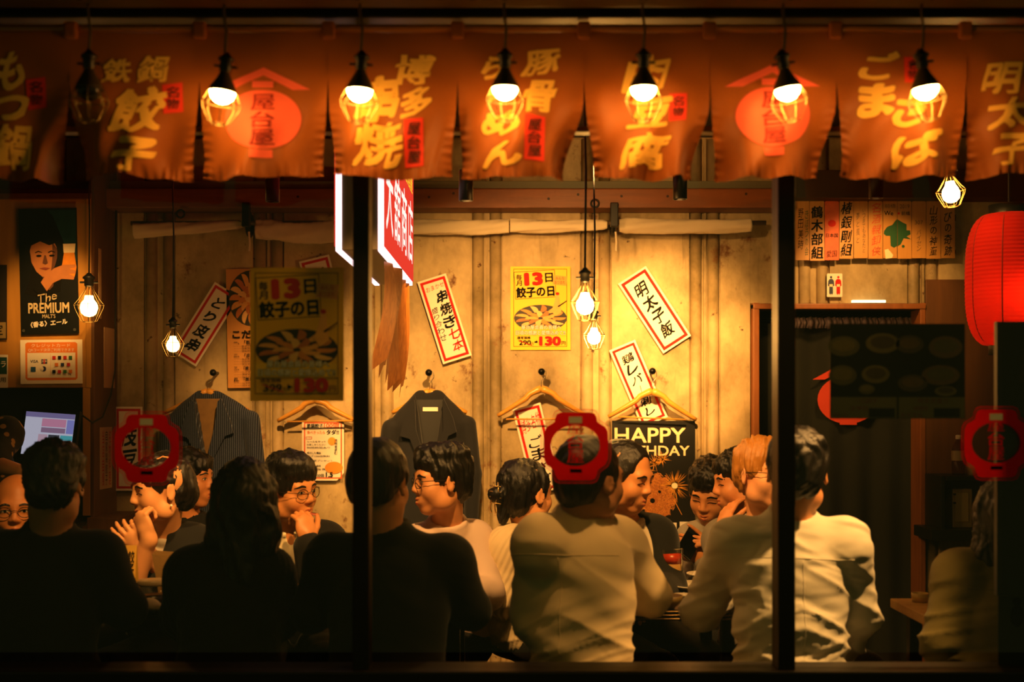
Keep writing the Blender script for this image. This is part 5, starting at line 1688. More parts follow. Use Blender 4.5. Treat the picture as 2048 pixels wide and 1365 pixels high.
SKIN = {}
def skin_mat(col):
    if col not in SKIN:
        SKIN[col] = mat('skin_' + col.strip('#'), col, .48, var=.10, scale=25, bump=.06, bscale=140, spec=.4)
    return SKIN[col]
def hair_mat(col):
    return mat('hair_' + col.strip('#'), col, .38, var=.35, scale=60, bump=.5, bscale=160, stretch=(3, 3, .5))

class Head:
    def __init__(s, c, yaw, pitch, roll, sc):
        s.c, s.R, s.s = np.array(c, float), rotm(yaw, pitch, roll), sc
    def p(s, x, y, z):
        return s.c + s.R @ (np.array([x, y, z]) * s.s)
    def ell(s, c, r, tilt=None):
        R = s.R if tilt is None else s.R @ tilt
        return p_ell(s.p(*c), np.array(r) * s.s, R)
    def cap(s, a, b, ra, rb=None):
        return p_cap(s.p(*a), s.p(*b), ra * s.s, (ra if rb is None else rb) * s.s)

def head_shape(h, face=True, wide=1., jaw=1., smile=0., mouth_open=0.):
    w = wide
    L = [('+', h.ell((0, -.012, .036), (.076 * w, .095, .086)), .01),
         ('+', h.ell((0, .030, -.030), (.060 * w, .060, .080)), .03),
         ('+', h.ell((0, .058, -.096), (.026 * jaw, .024, .020)), .025)]
    for s in (-1, 1):
        L += [('+', h.ell((s * .046 * w * jaw, .012, -.068), (.024, .032, .030)), .03)]
        L += [('+', h.ell((s * .036 * w, .058, -.032 + .004 * smile), (.026, .024, .026 + .004 * smile)), .025)]
        tl = np.array(Matrix.Rotation(s * -.35, 3, 'Z'))
        L += [('+', h.ell((s * (.079 * w), -.004, -.006), (.006, .019, .031), tl), .008)]
        L += [('-', h.ell((s * (.086 * w), .002, -.004), (.004, .010, .018), tl), .006)]
    if face:
        L += [('+', h.cap((-.034, .076, .020), (.034, .076, .020), .014), .022)]
        for s in (-1, 1):
            L += [('-', h.ell((s * .031, .098, .002), (.018, .012, .011)), .012)]
            L += [('+', h.ell((s * .031, .077, .001), (.015, .010, .009)), .008)]
        L += [('+', h.cap((0, .087, .012), (0, .100, -.026), .0075, .0115), .012)]
        for s in (-1, 1):
            L += [('+', h.ell((s * .0115, .093, -.031), (.0085, .010, .008)), .008)]
        L += [('+', h.ell((0, .080, -.066), (.026, .014, .016)), .02)]
        L += [('+', h.cap((-.017, .083 - .004, -.0595 + .004 * smile), (0, .0925, -.0605), .004, .0055), .005), ('+', h.cap((.017, .083 - .004, -.0595 + .004 * smile), (0, .0925, -.0605), .004, .0055), .005)]
        L += [('+', h.cap((-.014, .081, -.070 - mouth_open + .004 * smile), (0, .0905, -.0725 - mouth_open), .004, .0068), .006), ('+', h.cap((.014, .081, -.070 - mouth_open + .004 * smile), (0, .0905, -.0725 - mouth_open), .004, .0068), .006)]
        L += [('-', h.ell((0, .0975, -.0655 - mouth_open / 2), (.018 + .004 * smile, .010, .0016 + mouth_open * .6)), .003)]
    return L

def hair_shape(h, style):
    L = [('+', h.ell((0, -.014, .040), (.083, .103, .089)), .01)]
    if style == 'balding':
        L = [('+', h.ell((0, -.022, .034), (.081, .098, .086)), .01), ('-', h.ell((0, .060, .080), (.075, .080, .075)), .02)]
    if style == 'crew':
        L = [('+', h.ell((0, -.014, .040), (.0810, .100, .0900)), .01)]
    if style == 'receding':
        L = [('+', h.ell((0, -.014, .040), (.0808, .100, .0895)), .01), ('-', h.ell((0, .108, .042), (.062, .062, .055)), .01)]
    if style == 'volume':
        L += [('+', h.ell((.012, .030, .098), (.066, .062, .036)), .02), ('+', h.ell((-.02, -.02, .10), (.06, .07, .034)), .02)]
    if style == 'thick':
        L += [('+', h.ell((0, -.02, .075), (.086, .095, .062)), .02), ('+', h.ell((0, .03, .09), (.07, .06, .04)), .02)]
    L += [('+', h.ell((0, -.050, -.010), (.072, .062, .074)), .02)]
    for s in (-1, 1):
        L += [('+', h.ell((s * .066, .004, .018), (.016, .040, .036)), .015)]
    L += [('-', h.ell((0, .112, -.036), (.070, .082, .090)), .012)]
    for s in (-1, 1):
        L += [('-', h.ell((s * .090, .004, -.030), (.028, .030, .040)), .01)]
    if style in ('long', 'bob'):
        L = L[:-2]
        dz = -.34 if style == 'long' else -.15
        for s in (-1, 1):
            L += [('+', h.cap((s * .058, -.015, .03), (s * .066, -.030, -.10), .040, .038), .02), ('+', h.cap((s * .064, -.030, -.10), (s * .060, -.050, dz), .040, .026), .02)]
        L += [('+', h.cap((0, -.055, .0), (0, -.070, dz + .02), .062, .045), .03)]
        L += [('-', h.ell((0, .112, -.050), (.066, .082, .120)), .012)]
    else:
        L += [('-', p_half(h.p(0, -.02, -.072 if style != 'crew' else -.05), h.R @ np.array([0, -.35, 1.]), h.c - .3, h.c + .3), .01)]
    if style == 'tied':
        L += [('+', h.ell((0, -.085, -.02), (.05, .04, .06)), .03)]
    if style == 'bun':
        L += [('+', h.ell((-.020, -.116, -.004), (.036, .034, .036)), .01), ('+', h.ell((-.010, -.104, -.060), (.022, .020, .050)), .015)]
    if style in ('fringe', 'volume', 'thick', 'tied'):
        L += [('+', h.ell((0, .064, .068), (.064, .030, .028)), .018)]
        if style == 'fringe':
            L += [('+', h.ell((.02, .074, .048), (.046, .018, .022)), .012), ('+', h.ell((-.03, .066, .046), (.036, .020, .024)), .012)]
    return L

def hand_shape(w, d, n, side, curl, sc=1., spread=.12, thumb=.6):
    """w wrist, d direction of the hand, n the way the palm faces, side +1/-1 which side the thumb leaves"""
    w = np.asarray(w, float); d = nrm(d); n = nrm(np.asarray(n, float) - d * (np.asarray(n, float) @ d))
    u = np.cross(d, n) * side
    R = np.stack([u, d, n], 1)
    L = [('+', p_ell(w + d * .050 * sc, np.array([.040, .054, .0175]) * sc, R), .012)]
    L += [('+', p_cap(w - d * .01, w + d * .03 * sc, .024 * sc, .026 * sc), .015)]
    for i, (off, ln) in enumerate(((.030, .92), (.0105, 1.02), (-.0095, .96), (-.028, .78))):
        b = w + (d * (.088 - .006 * (abs(off) / .03)) + u * off) * sc
        a = 0.
        dr = d + u * off * spread * 18
        for j, seg in enumerate((.042, .027, .021)):
            a += curl[i] * (1., 1.15, .75)[j]
            q = nrm(nrm(dr) * math.cos(a) + n * math.sin(a))
            e = b + q * seg * ln * sc
            L += [('+', p_cap(b, e, (.0092 - .0010 * j) * sc, (.0086 - .0011 * j) * sc), .0035)]
            b = e
    b = w + (d * .030 + u * .028) * sc
    q = nrm(d * .62 + u * .72 * (1 - thumb * .6) + n * .55 * thumb)
    for j, seg in enumerate((.038, .030, .024)):
        e = b + q * seg * sc
        L += [('+', p_cap(b, e, (.0135 - .0022 * j) * sc, (.0115 - .0018 * j) * sc), .006)]
        b = e
        q = nrm(q + (d * .35 + n * .30 - u * .35) * thumb)
    return L

def sample_surface(vol, h, x, z):
    """march from in front of the face (local) to the skin; arrays in, world points out"""
    x, z = np.asarray(x, float), np.asarray(z, float)
    o = h.c + (np.stack([x, np.full_like(x, .135), z], 1) * h.s) @ h.R.T
    dr = -(h.R @ np.array([0, 1., 0]))
    t = np.zeros(len(x)); done = np.zeros(len(x), bool)
    def val(p):
        g = (p - vol.lo) / vol.vox
        i = np.clip(np.floor(g).astype(int), 0, np.array(vol.d.shape) - 2); f = np.clip(g - i, 0, 1)
        out = 0
        for a in (0, 1):
            for b in (0, 1):
                for c in (0, 1):
                    out = out + vol.d[i[:, 0] + a, i[:, 1] + b, i[:, 2] + c] * (f[:, 0] if a else 1 - f[:, 0]) * (f[:, 1] if b else 1 - f[:, 1]) * (f[:, 2] if c else 1 - f[:, 2])
        return out
    for _ in range(140):
        v = val(o + dr * t[:, None])
        done |= v < 0
        t = np.where(done, t, t + .001)
    return o + dr * t[:, None], -dr

def patch(vol, h, cx, cz, a, up, lo, nu=11, nv=5, off=.0009):
    u = np.linspace(-1, 1, nu)
    X, Z = [], []
    for k in range(nv):
        f = k / (nv - 1)
        X += list(cx + a * u); Z += list(cz + np.array([lo(q) * (1 - f) + up(q) * f for q in u]))
    p, n = sample_surface(vol, h, np.array(X), np.array(Z))
    return p + n * off, grid_faces(nu, nv)

M_EYEW = mat('eye_white', '#c8b8a0', .25, var=.05)
M_IRIS = mat('iris_dark', '#120a06', .15)
M_LIP = mat('lip_colour', '#a04a34', .4)

def person(label, head, yaw, sl, sr, hip, tyaw=None, pitch=0., roll=0., hs=1., hipz=.56, arms=None, hair='short', hcol='#0c0907', skin='#c88a5c', top='shirt', tcol='#101010', face=True,
           vox=.0046, smile=0., mouth=0., eyes='open', glasses=None, wide=1., jaw=1., under=None, sleeve=(1., 1.), wrinkle=1., bulk=1., legs='#0e0d0c', neckless=False, seed=0, knees=None, lips=True, collar=True, tvox=None, yoke=False):
    h = Head(W(*head), yaw, pitch, roll, hs)
    SL, SR = np.array(W(*sl)), np.array(W(*sr))
    H = np.array([(hip[0] - CX) * hip[1] / F, hip[1], hipz])
    mid = (SL + SR) / 2
    hw = np.linalg.norm(SR - SL) / 2
    up = nrm(mid - H)
    ty = math.radians(tyaw if tyaw is not None else yaw)
    fw = np.array([-math.sin(ty), math.cos(ty), 0])
    fw = nrm(fw - up * (fw @ up))
    rt = np.cross(fw, up)
    T = np.stack([rt, fw, up], 1)
    hwb = min(max(hw, .135), .20)
    NB = mid + up * .045 - fw * .008
    lo = np.array([mid[0], mid[1], 0])
    root = empty('person', Vector((float(H[0]), float(H[1]), 0.)), label, 'person')
    tl = np.linalg.norm(mid - H)
    # ---- body: one continuous skin surface
    B = head_shape(h, face, wide, jaw, smile, mouth)
    B += [('+', p_cap(h.p(0, -.022, -.045), NB, .050 * hs, .056), .025)]
    tors = [(mid - up * .10 + fw * .006, (hwb * .86, .100, .150)), (mid - up * tl * .52, (hwb * .80, .100, .170)), (H + up * .06, (.150, .110, .110))]
    for c, r in tors:
        B += [('+', p_ell(c, np.array(r) * [bulk, bulk, 1], T), .04)]
    for S in (SL, SR):
        B += [('+', p_cap(NB - up * .01, S, .042, .045), .04)]
    arms = arms or {}
    for key, S in (('l', SL), ('r', SR)):
        a = arms.get(key)
        if not a: continue
        E, Wt = np.array(W(*a['e'])), np.array(W(*a['w']))
        B += [('+', p_cap(S, E, .044, .036), .02), ('+', p_cap(E, Wt, .036, .025), .012)]
        if a.get('hand', True):
            hd = a.get('d'); hd = nrm(np.array(W(*hd)) - Wt) if hd is not None else nrm(Wt - E)
            B += hand_shape(Wt, hd, a.get('n', (0, 0, -1)), a.get('side', 1), a.get('curl', (.5, .5, .55, .6)), a.get('hs', .98), a.get('spread', .1), a.get('thumb', .6))
    vb = grow(B, vox)
    P_, Q = vb.mesh()
    body = obj('body', P_, Q, skin_mat(skin), root, smooth=True)
    # ---- face details
    if face:
        for s in (-1, 1):
            if eyes == 'open':
                p, f = patch(vb, h, s * .031, .001, .0140, lambda q: .0046 * (1 - q * q) ** .8, lambda q: -.0042 * (1 - q * q), off=.0010)
                ey = obj('eye', p, f, M_EYEW, root, smooth=True)
                p, f = patch(vb, h, s * .031 + .002 * s * 0, .0008, .0052, lambda q: .0046 * (1 - q * q) ** .5, lambda q: -.0046 * (1 - q * q) ** .5, 9, 5, .0017)
                obj('iris', p, f, M_IRIS, ey, smooth=True)
                p, f = patch(vb, h, s * .031, .0025, .0155, lambda q: .0048 * (1 - q * q) ** .7, lambda q: .0048 * (1 - q * q) ** .7 - .0022, 11, 3, .0021)
                obj('lash', p, f, M_IRIS, ey, smooth=True)
            else:
                p, f = patch(vb, h, s * .031, -.001 + .0, .0165, lambda q: -.0042 * q * q + .0036, lambda q: -.0042 * q * q + .0002, 11, 3, .0018)
                obj('eye', p, f, M_IRIS, root, smooth=True)
            p, f = patch(vb, h, s * .033, .0225, .0185, lambda q: .0042 - .005 * (q * s) ** 2 - .0015 * q * s + .0022 * (1 - abs(q)), lambda q: -.001 - .005 * (q * s) ** 2 - .0015 * q * s, 11, 3, .0016)
            obj('eyebrow', p, f, hair_mat(hcol), root, smooth=True)
        if lips:
            p, f = patch(vb, h, 0, -.0605, .0190, lambda q: .0044 * (1 - q * q) + .004 * smile * q * q, lambda q: -.0034 * (1 - q * q) + .004 * smile * q * q, 13, 4, .0007)
            obj('lip', p, f, M_LIP, root, smooth=True)
            p, f = patch(vb, h, 0, -.0722 - mouth, .0165, lambda q: .0030 * (1 - q * q) + .004 * smile * q * q, lambda q: -.0052 * (1 - q * q) + .004 * smile * q * q, 13, 4, .0007)
            obj('lip', p, f, M_LIP, root, smooth=True)
    # ---- hair
    vh = grow(hair_shape(h, hair), .0052)
    P_, Q = vh.mesh()
    n = vnormals(P_, Q)
    lc = (P_ - h.c) @ h.R / h.s
    amp = .0030 if hair in ('crew', 'balding', 'receding') else .0060
    lc2 = lc + .012 * np.stack([wnoise(lc, 18, seed + 3), wnoise(lc, 18, seed + 4), 0 * lc[:, 0]], 1)
    P_ = P_ + n * (amp * (wnoise(lc2, (70, 70, 16), seed + 1)) + .5 * amp * wnoise(lc2, (170, 170, 26), seed + 2))[:, None]
    ho = obj('hair', P_, Q, hair_mat(hcol), root, smooth=True)
    # ---- top
    def garment(extra, sl_frac, arm_extra=0., vx=.0085):
        G = []
        for c, r in tors:
            G += [('+', p_ell(c, np.array(r) * [bulk, bulk, 1] + extra, T), .05)]
        for S in (SL, SR):
            G += [('+', p_cap(NB - up * .004, S - up * .006, .036 + extra, .038 + extra), .05)]
            G += [('+', p_ell(S - up * .01, (.040 + extra, .046 + extra, .052 + extra), T), .05)]
        for i, (key, S) in enumerate((('l', SL), ('r', SR))):
            a = arms.get(key)
            if not a: continue
            E, Wt = np.array(W(*a['e'])), np.array(W(*a['w']))
            fr = sl_frac[i]
            e2 = extra + arm_extra
            if fr <= .5:
                G += [('+', p_cap(S, S + (E - S) * fr * 2, .043 + e2, .044 + e2), .04)]
            else:
                G += [('+', p_cap(S, E, .043 + e2, .042 + e2), .04), ('+', p_cap(E, E + (Wt - E) * (fr - .5) * 2 * .93, .042 + e2, .029 + e2), .015)]
        G += [('-', p_half(H - up * .02, T @ np.array([0, 0, 1.]), H - 1, H + 1), .004)]
        return G
    ex = {'shirt': .018, 'suit': .024, 'sweater': .026, 'tee': .016}[top]
    tv = tvox or .0085
    G = garment(ex, sleeve)
    nk = nrm(h.p(0, -.022, -.045) - NB)
    RN = np.stack([nrm(np.cross(fw, nk)), nrm(np.cross(nk, np.cross(fw, nk))), nk], 1)
    if top == 'suit':
        G += [('-', p_cap(NB + fw * .075 + up * .03, mid - up * .24 + fw * .15, .060, .012), .01)]
    if top == 'shirt' and collar:
        G += [('+', p_tor(NB + nk * .022, RN, .064, .013, 1.), .012), ('+', p_tor(NB + nk * .040, RN, .062, .010, 1.), .008)]
    if top == 'sweater' and collar:
        G += [('+', p_tor(NB + nk * .012, RN, .070, .014, 1.), .015)]
    if top in ('shirt', 'sweater', 'tee'):
        G += [('-', p_cap(NB + nk * .0, NB + nk * .10, .053, .055), .004)]
    vg = grow(G, tv)
    P_, Q = vg.mesh()
    n = vnormals(P_, Q)
    lc = (P_ - H) @ T
    g = lc.copy()
    g[:, 2] += .35 * np.abs(g[:, 0]) + .12 * g[:, 0]
    low = np.clip(1.25 - lc[:, 2] / max(tl, .3), .25, 1.2)
    f1 = wnoise(g, (4.2, 4.2, 19), seed + 20, 2)
    f2 = wnoise(lc + .03 * f1[:, None], (9, 9, 24), seed + 21, 2)
    f1 = 1 - 2 * np.abs(f1) ** .7
    g3 = lc.copy(); g3[:, 2] -= .4 * g3[:, 0]
    f3 = 1 - 2 * np.abs(wnoise(g3, (3.0, 3.0, 34), seed + 22, 2)) ** .7
    lw = np.clip(1.15 - lc[:, 2] / (.62 * max(tl, .3)), 0, 1)
    disp = wrinkle * (.0055 * low * f1 + .0026 * f2 + .0045 * lw * f3)
    if top == 'sweater':
        disp = disp * .6 + .0017 * np.sin(2 * np.pi * (np.arctan2(lc[:, 0], lc[:, 1]) * .16 + .25 * lc[:, 2]) / .017)
    P_ = P_ + n * disp[:, None]
    nm = {'shirt': 'shirt', 'suit': 'jacket', 'sweater': 'sweater', 'tee': 'tshirt'}[top]
    tm = tcol if not isinstance(tcol, str) else cloth_mat('garment_' + tcol.strip('#') + nm, tcol, trans=0., var=.08)
    to = obj(nm, P_, Q, tm, root, smooth=True)
    if top == 'shirt' and yoke:
        bv = BVHTree.FromPolygons([tuple(p) for p in P_], [tuple(int(i) for i in q) for q in Q])
        for pts in ([(a, -.055 + .15 * a * a) for a in np.linspace(-hw * .98, hw * .98, 40)], [(.004, b) for b in np.linspace(-.06, -tl * .9, 40)]):
            q_ = []
            for a, b in pts:
                hit = bv.ray_cast(Vector(mid + rt * a + up * b - fw * .4), Vector(fw))
                if hit[0] is not None and (not q_ or (hit[0] - q_[-1]).length < .03):
                    q_.append(hit[0] - Vector(fw) * .0002)
            if len(q_) > 3:
                MB().tube(q_, .0012, 5).build('seam', tm, to, smooth=True)
    if under:
        U_ = garment(ex - .013, (.45, .45))
        U_ += [('+', p_tor(NB + nk * .020, RN, .062, .012, 1.), .012), ('-', p_cap(NB, NB + nk * .10, .052, .054), .004), ('-', p_cap(NB + fw * .06 + nk * .03, NB + fw * .10 - up * .03, .016, .006), .006)]
        vu = grow(U_, .010)
        p, q = vu.mesh()
        obj('undershirt', p, q, cloth_mat('garment_' + under.strip('#') + 'under', under, trans=0.), root, smooth=True)
        for i, key in enumerate(('l', 'r')):
            a = arms.get(key)
            if a and sleeve[i] > .9:
                E, Wt = np.array(W(*a['e'])), np.array(W(*a['w']))
                MB().tube([Vector(E + (Wt - E) * .86), Vector(E + (Wt - E) * 1.0)], [.036, .035], 14).build('cuff', cloth_mat('garment_' + under.strip('#') + 'under', under, trans=0.), root, smooth=True)
    # ---- legs: trousers and shoes
    K = []
    kn = knees or .40
    fwh = nrm(np.array([fw[0], fw[1], 0]))
    for s in (-1, 1):
        hp = H + rt * s * .085 + up * .02
        kp = H + rt * s * .11 + fwh * kn; kp[2] = hipz - .02
        an = kp + fwh * .02; an[2] = .09
        K += [('+', p_cap(hp, kp, .092, .070), .03), ('+', p_cap(kp, an, .066, .050), .02)]
        sv = Vol(an - np.array([.1, .2, .1]), an + np.array([.1, .2, .06]) , .011)
        sv = grow([('+', p_ell(an + fwh * .05 + np.array([0, 0, -.05]), (.045, .125, .045), np.stack([np.cross(fwh, [0, 0, 1.]), fwh, [0, 0, 1.]], 1)), .01), ('-', p_half(np.array([0, 0, .004]), (0, 0, 1), an - 1, an + 1), .002)], .012)
        p, q = sv.mesh()
        obj('shoe', p, q, mat('shoe_black', '#0c0a09', .4), root, smooth=True)
    K += [('+', p_ell(H + up * .03, (.165, .125, .10), T), .04)]
    vk = grow(K, .014)
    p, q = vk.mesh()
    p = p + vnormals(p, q) * (.005 * wnoise(p, (14, 14, 14), seed + 9))[:, None]
    obj('trousers', p, q, cloth_mat('trousers_' + legs.strip('#'), legs, trans=0.), root, smooth=True)
    # ---- glasses
    if glasses:
        gl = MB()
        m = mat('spectacle_' + glasses.strip('#'), glasses, .3, .7)
        rim = None
        for s in (-1, 1):
            pts = [Vector(h.p(s * .033 + .022 * math.cos(t), .1015 - .010 * abs((.033 + .022 * math.cos(t) * s) / .055) ** 2, -.003 + .0175 * math.sin(t))) for t in [2 * math.pi * k / 20 for k in range(20)]]
            gl.tube(pts, .0013, 5, closed=True)
            gl.tube([Vector(h.p(s * .054, .090, .004)), Vector(h.p(s * .074 * wide, .075, .006)), Vector(h.p(s * .081 * wide, .0, .006)), Vector(h.p(s * .080 * wide, -.02, -.012))], .0012, 5)
        gl.tube([Vector(h.p(-.011, .1035, .002)), Vector(h.p(0, .107, .004)), Vector(h.p(.011, .1035, .002))], .0012, 5)
        go = gl.build('glasses', m, root, smooth=True)
        for s in (-1, 1):
            pts = [h.p(s * .033 + .0215 * math.cos(t), .1012 - .010 * abs((.033 + .022 * math.cos(t) * s) / .055) ** 2, -.003 + .017 * math.sin(t)) for t in [2 * math.pi * k / 20 for k in range(20)]]
            obj('lens', pts, [tuple(range(20))], M_GLASS, go)
    return dict(root=root, head=h, vb=vb, mid=mid, up=up, fw=fw, rt=rt, H=H, NB=NB, T=T)

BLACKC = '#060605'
# ---- front row, seen from behind
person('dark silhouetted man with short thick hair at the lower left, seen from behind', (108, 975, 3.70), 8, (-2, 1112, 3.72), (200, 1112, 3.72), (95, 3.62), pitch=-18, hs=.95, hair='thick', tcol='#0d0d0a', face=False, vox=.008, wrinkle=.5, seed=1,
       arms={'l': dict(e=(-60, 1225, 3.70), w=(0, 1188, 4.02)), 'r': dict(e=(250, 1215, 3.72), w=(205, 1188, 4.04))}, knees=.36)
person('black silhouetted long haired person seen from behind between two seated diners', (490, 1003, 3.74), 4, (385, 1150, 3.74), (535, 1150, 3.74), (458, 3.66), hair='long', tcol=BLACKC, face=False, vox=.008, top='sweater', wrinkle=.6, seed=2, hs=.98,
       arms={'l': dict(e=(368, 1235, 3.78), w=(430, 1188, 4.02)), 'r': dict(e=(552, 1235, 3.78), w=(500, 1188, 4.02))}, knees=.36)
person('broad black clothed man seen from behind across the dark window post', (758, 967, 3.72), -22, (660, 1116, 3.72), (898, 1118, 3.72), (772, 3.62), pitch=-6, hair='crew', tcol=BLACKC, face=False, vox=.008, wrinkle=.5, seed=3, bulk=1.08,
       arms={'l': dict(e=(622, 1225, 3.74), w=(700, 1186, 4.03)), 'r': dict(e=(940, 1220, 3.76), w=(870, 1186, 4.04))}, tyaw=-4, knees=.36)
person('man in a cream dress shirt seen from behind, head behind a red window sticker', (1180, 962, 3.66), -50, (1078, 1082, 3.60), (1238, 1080, 3.76), (1160, 3.58), tyaw=-28, hair='crew', tcol='#d0bc94', face=True, eyes='shut', lips=False, vox=.006, wrinkle=1.7, seed=14, yoke=True, bulk=1.15, tvox=.0062,
       arms={'l': dict(e=(1062, 1240, 3.66), w=(1140, 1190, 4.02)), 'r': dict(e=(1300, 1190, 3.80), w=(1232, 1184, 4.06))}, knees=.36)
person('big man in a pale blue-grey dress shirt seen from behind beside the window post', (1594, 945, 3.66), -12, (1468, 1082, 3.70), (1692, 1090, 3.66), (1582, 3.58), tyaw=3, pitch=-8, hair='short', tcol='#b8b4a4', face=False, vox=.0065, wrinkle=1.9, seed=27, yoke=True, bulk=1.12, tvox=.0062,
       arms={'l': dict(e=(1404, 1222, 3.84), w=(1450, 1184, 4.06)), 'r': dict(e=(1716, 1232, 3.70), w=(1690, 1300, 3.86), hand=True)}, legs='#15171a', knees=.36)
person('person with black hair and loose yellowish shirt seen from behind at the right edge', (2014, 1040, 3.72), 0, (1915, 1150, 3.72), (2095, 1150, 3.72), (2005, 3.64), hair='bob', tcol='#6c6234', face=False, vox=.008, wrinkle=1., seed=6, yoke=True, sleeve=(1., 1.),
       arms={'l': dict(e=(1882, 1290, 3.66), w=(1940, 1370, 3.70)), 'r': dict(e=(2120, 1290, 3.66), w=(2080, 1370, 3.70))}, knees=.34)

# ---- far side of the tables
G_ = person('laughing round faced person in a black jacket, fist at the mouth, pearl earring', (322, 980, 4.50), 124, (262, 1100, 4.58), (386, 1092, 4.62), (330, 4.78), tyaw=158, pitch=-6, hair='tied', hcol='#0e0806', skin='#d89a64', top='suit', tcol='#0d0d0c', under='#c8bca8', eyes='shut', smile=1., wide=1.08, jaw=1.15, sleeve=(.5, .72), seed=31, vox=.0042, wrinkle=.6,
       arms={'l': dict(e=(262, 1196, 4.36), w=(298, 1078, 4.325), d=(281, 1032, 4.33), n=(.55, .8, .1), side=1, curl=(1.15, 1.2, 1.2, 1.2), thumb=.9, hs=.95),
             'r': dict(e=(352, 1190, 4.44), w=(296, 1106, 4.36), d=(250, 1062, 4.33), n=(.4, .6, -.5), side=1, curl=(.35, .42, .5, .55), spread=.2, hs=.92)})
person('man in black seen in profile behind the laughing person', (376, 958, 5.25), 258, (322, 1070, 5.30), (436, 1070, 5.30), (380, 5.40), hair='fringe', skin='#c07c48', top='sweater', tcol=BLACKC, seed=32, vox=.005, arms={})
person('man in round glasses and dark suit resting his chin on his hand', (578, 980, 4.55), 236, (518, 1092, 4.62), (650, 1086, 4.62), (585, 4.82), tyaw=190, pitch=-4, roll=5, hair='volume', hcol='#0d0a08', skin='#c8864e', top='suit', tcol='#100f0e', under='#d8cca8', glasses='#3a2c18', seed=33, vox=.0042, wrinkle=.6,
       arms={'r': dict(e=(640, 1200, 4.42), w=(616, 1086, 4.40), d=(608, 1036, 4.42), n=(-.5, .6, .1), side=-1, curl=(.75, .8, .85, .9), thumb=.4, hs=.96),
             'l': dict(e=(500, 1190, 4.48), w=(560, 1200, 4.28))})
person('young smiling man in round glasses and pale pink shirt facing left', (884, 962, 4.55), 112, (836, 1090, 4.60), (948, 1080, 4.68), (900, 4.82), tyaw=150, pitch=-2, hair='volume', hcol='#0b0806', skin='#d0905c', top='shirt', tcol='#d0b8a8', glasses='#2a2014', smile=.6, seed=34, vox=.0042, wrinkle=1.1, tvox=.007,
       arms={'r': dict(e=(975, 1185, 4.56), w=(925, 1190, 4.34)), 'l': dict(e=(800, 1190, 4.45), w=(850, 1200, 4.25))})
K_ = person('person in a ribbed cream sweater with a shiny hair claw, seen from behind', (1052, 988, 4.72), -48, (1018, 1096, 4.66), (1102, 1096, 4.84), (1042, 4.78), tyaw=-50, hair='bun', hcol='#0a0706', skin='#d0905c', top='sweater', tcol='#d8c49c', seed=35, vox=.005, wrinkle=1., eyes='shut',
       knees=.2, arms={'l': dict(e=(1002, 1195, 4.64), w=(1050, 1235, 4.80))}, tvox=.0048, legs='#12120f')
person('man with short cropped hair in a dark suit looking down to the right', (1248, 955, 4.45), 236, (1196, 1082, 4.50), (1312, 1076, 4.56), (1255, 4.74), tyaw=200, pitch=-12, hair='receding', hcol='#14100b', skin='#d08c54', top='suit', tcol='#10110f', under='#c8bca0', eyes='shut', wide=1.04, jaw=1.1, seed=36, vox=.0042, wrinkle=.6,
       arms={'r': dict(e=(1336, 1180, 4.44), w=(1300, 1190, 4.20)), 'l': dict(e=(1170, 1180, 4.40), w=(1230, 1196, 4.22))})
M__ = person('smiling young man bending over a phone beside the birthday poster', (1422, 985, 5.45), 152, (1384, 1080, 5.50), (1476, 1080, 5.50), (1430, 5.66), tyaw=165, pitch=-22, roll=-6, hs=1.08, hair='thick', hcol='#0a0706', skin='#cc8a54', top='shirt', tcol='#8a8478', eyes='shut', smile=1., seed=37, vox=.0046,
       arms={'l': dict(e=(1380, 1160, 5.35), w=(1406, 1122, 5.22), d=(1384, 1092, 5.20), n=(-.6, .3, .5), side=1, curl=(.5, .55, .6, .7), thumb=.5),
             'r': dict(e=(1470, 1160, 5.35), w=(1434, 1106, 5.22), d=(1398, 1072, 5.18), n=(-.3, .3, -.6), side=-1, curl=(.05, .6, .8, .9), thumb=.6)})
person('dark haired man leaning his cheek on his hand behind the fair haired man', (1482, 962, 4.98), 96, (1442, 1076, 5.02), (1536, 1076, 5.06), (1490, 5.18), tyaw=140, pitch=-8, hs=1.04, hair='fringe', hcol='#0a0706', skin='#d08a54', top='shirt', tcol='#7c776c', seed=38, vox=.0046, eyes='shut',
       arms={'l': dict(e=(1436, 1150, 4.84), w=(1444, 1066, 4.82), d=(1456, 1014, 4.86), n=(.6, .4, 0), side=-1, curl=(.3, .35, .4, .5), thumb=.3)})
person('fair haired man in glasses, mouth open, brightly lit beside the dark window post', (1526, 948, 4.42), 208, (1474, 1080, 4.46), (1590, 1080, 4.50), (1530, 4.66), tyaw=200, pitch=2, hair='short', hcol='#a8702c', skin='#e0a070', top='shirt', tcol='#8c8070', glasses='#2a2014', mouth=.010, smile=.4, seed=39, vox=.0042, arms={})
M_FLORAL = mat('floral_cloth', '#0d0c0a', .8)
def floral():
    nt = M_FLORAL.node_tree
    b = nt.nodes['Principled BSDF']
    tc = nt.nodes.new('ShaderNodeTexCoord'); vo = nt.nodes.new('ShaderNodeTexVoronoi'); vo.inputs['Scale'].default_value = 26
    nt.links.new(tc.outputs['Object'], vo.inputs['Vector'])
    mr = nt.nodes.new('ShaderNodeMapRange'); mr.inputs['From Min'].default_value = .34; mr.inputs['From Max'].default_value = .26
    nt.links.new(vo.outputs['Distance'], mr.inputs['Value'])
    mx = nt.nodes.new('ShaderNodeMix'); mx.data_type = 'RGBA'
    old = b.inputs['Base Color'].links[0].from_socket
    nt.links.new(mr.outputs[0], mx.inputs['Factor']); nt.links.new(old, mx.inputs['A']); mx.inputs['B'].default_value = lin('#b09048') + (1,)
    nt.links.new(mx.outputs['Result'], b.inputs['Base Color'])
floral()
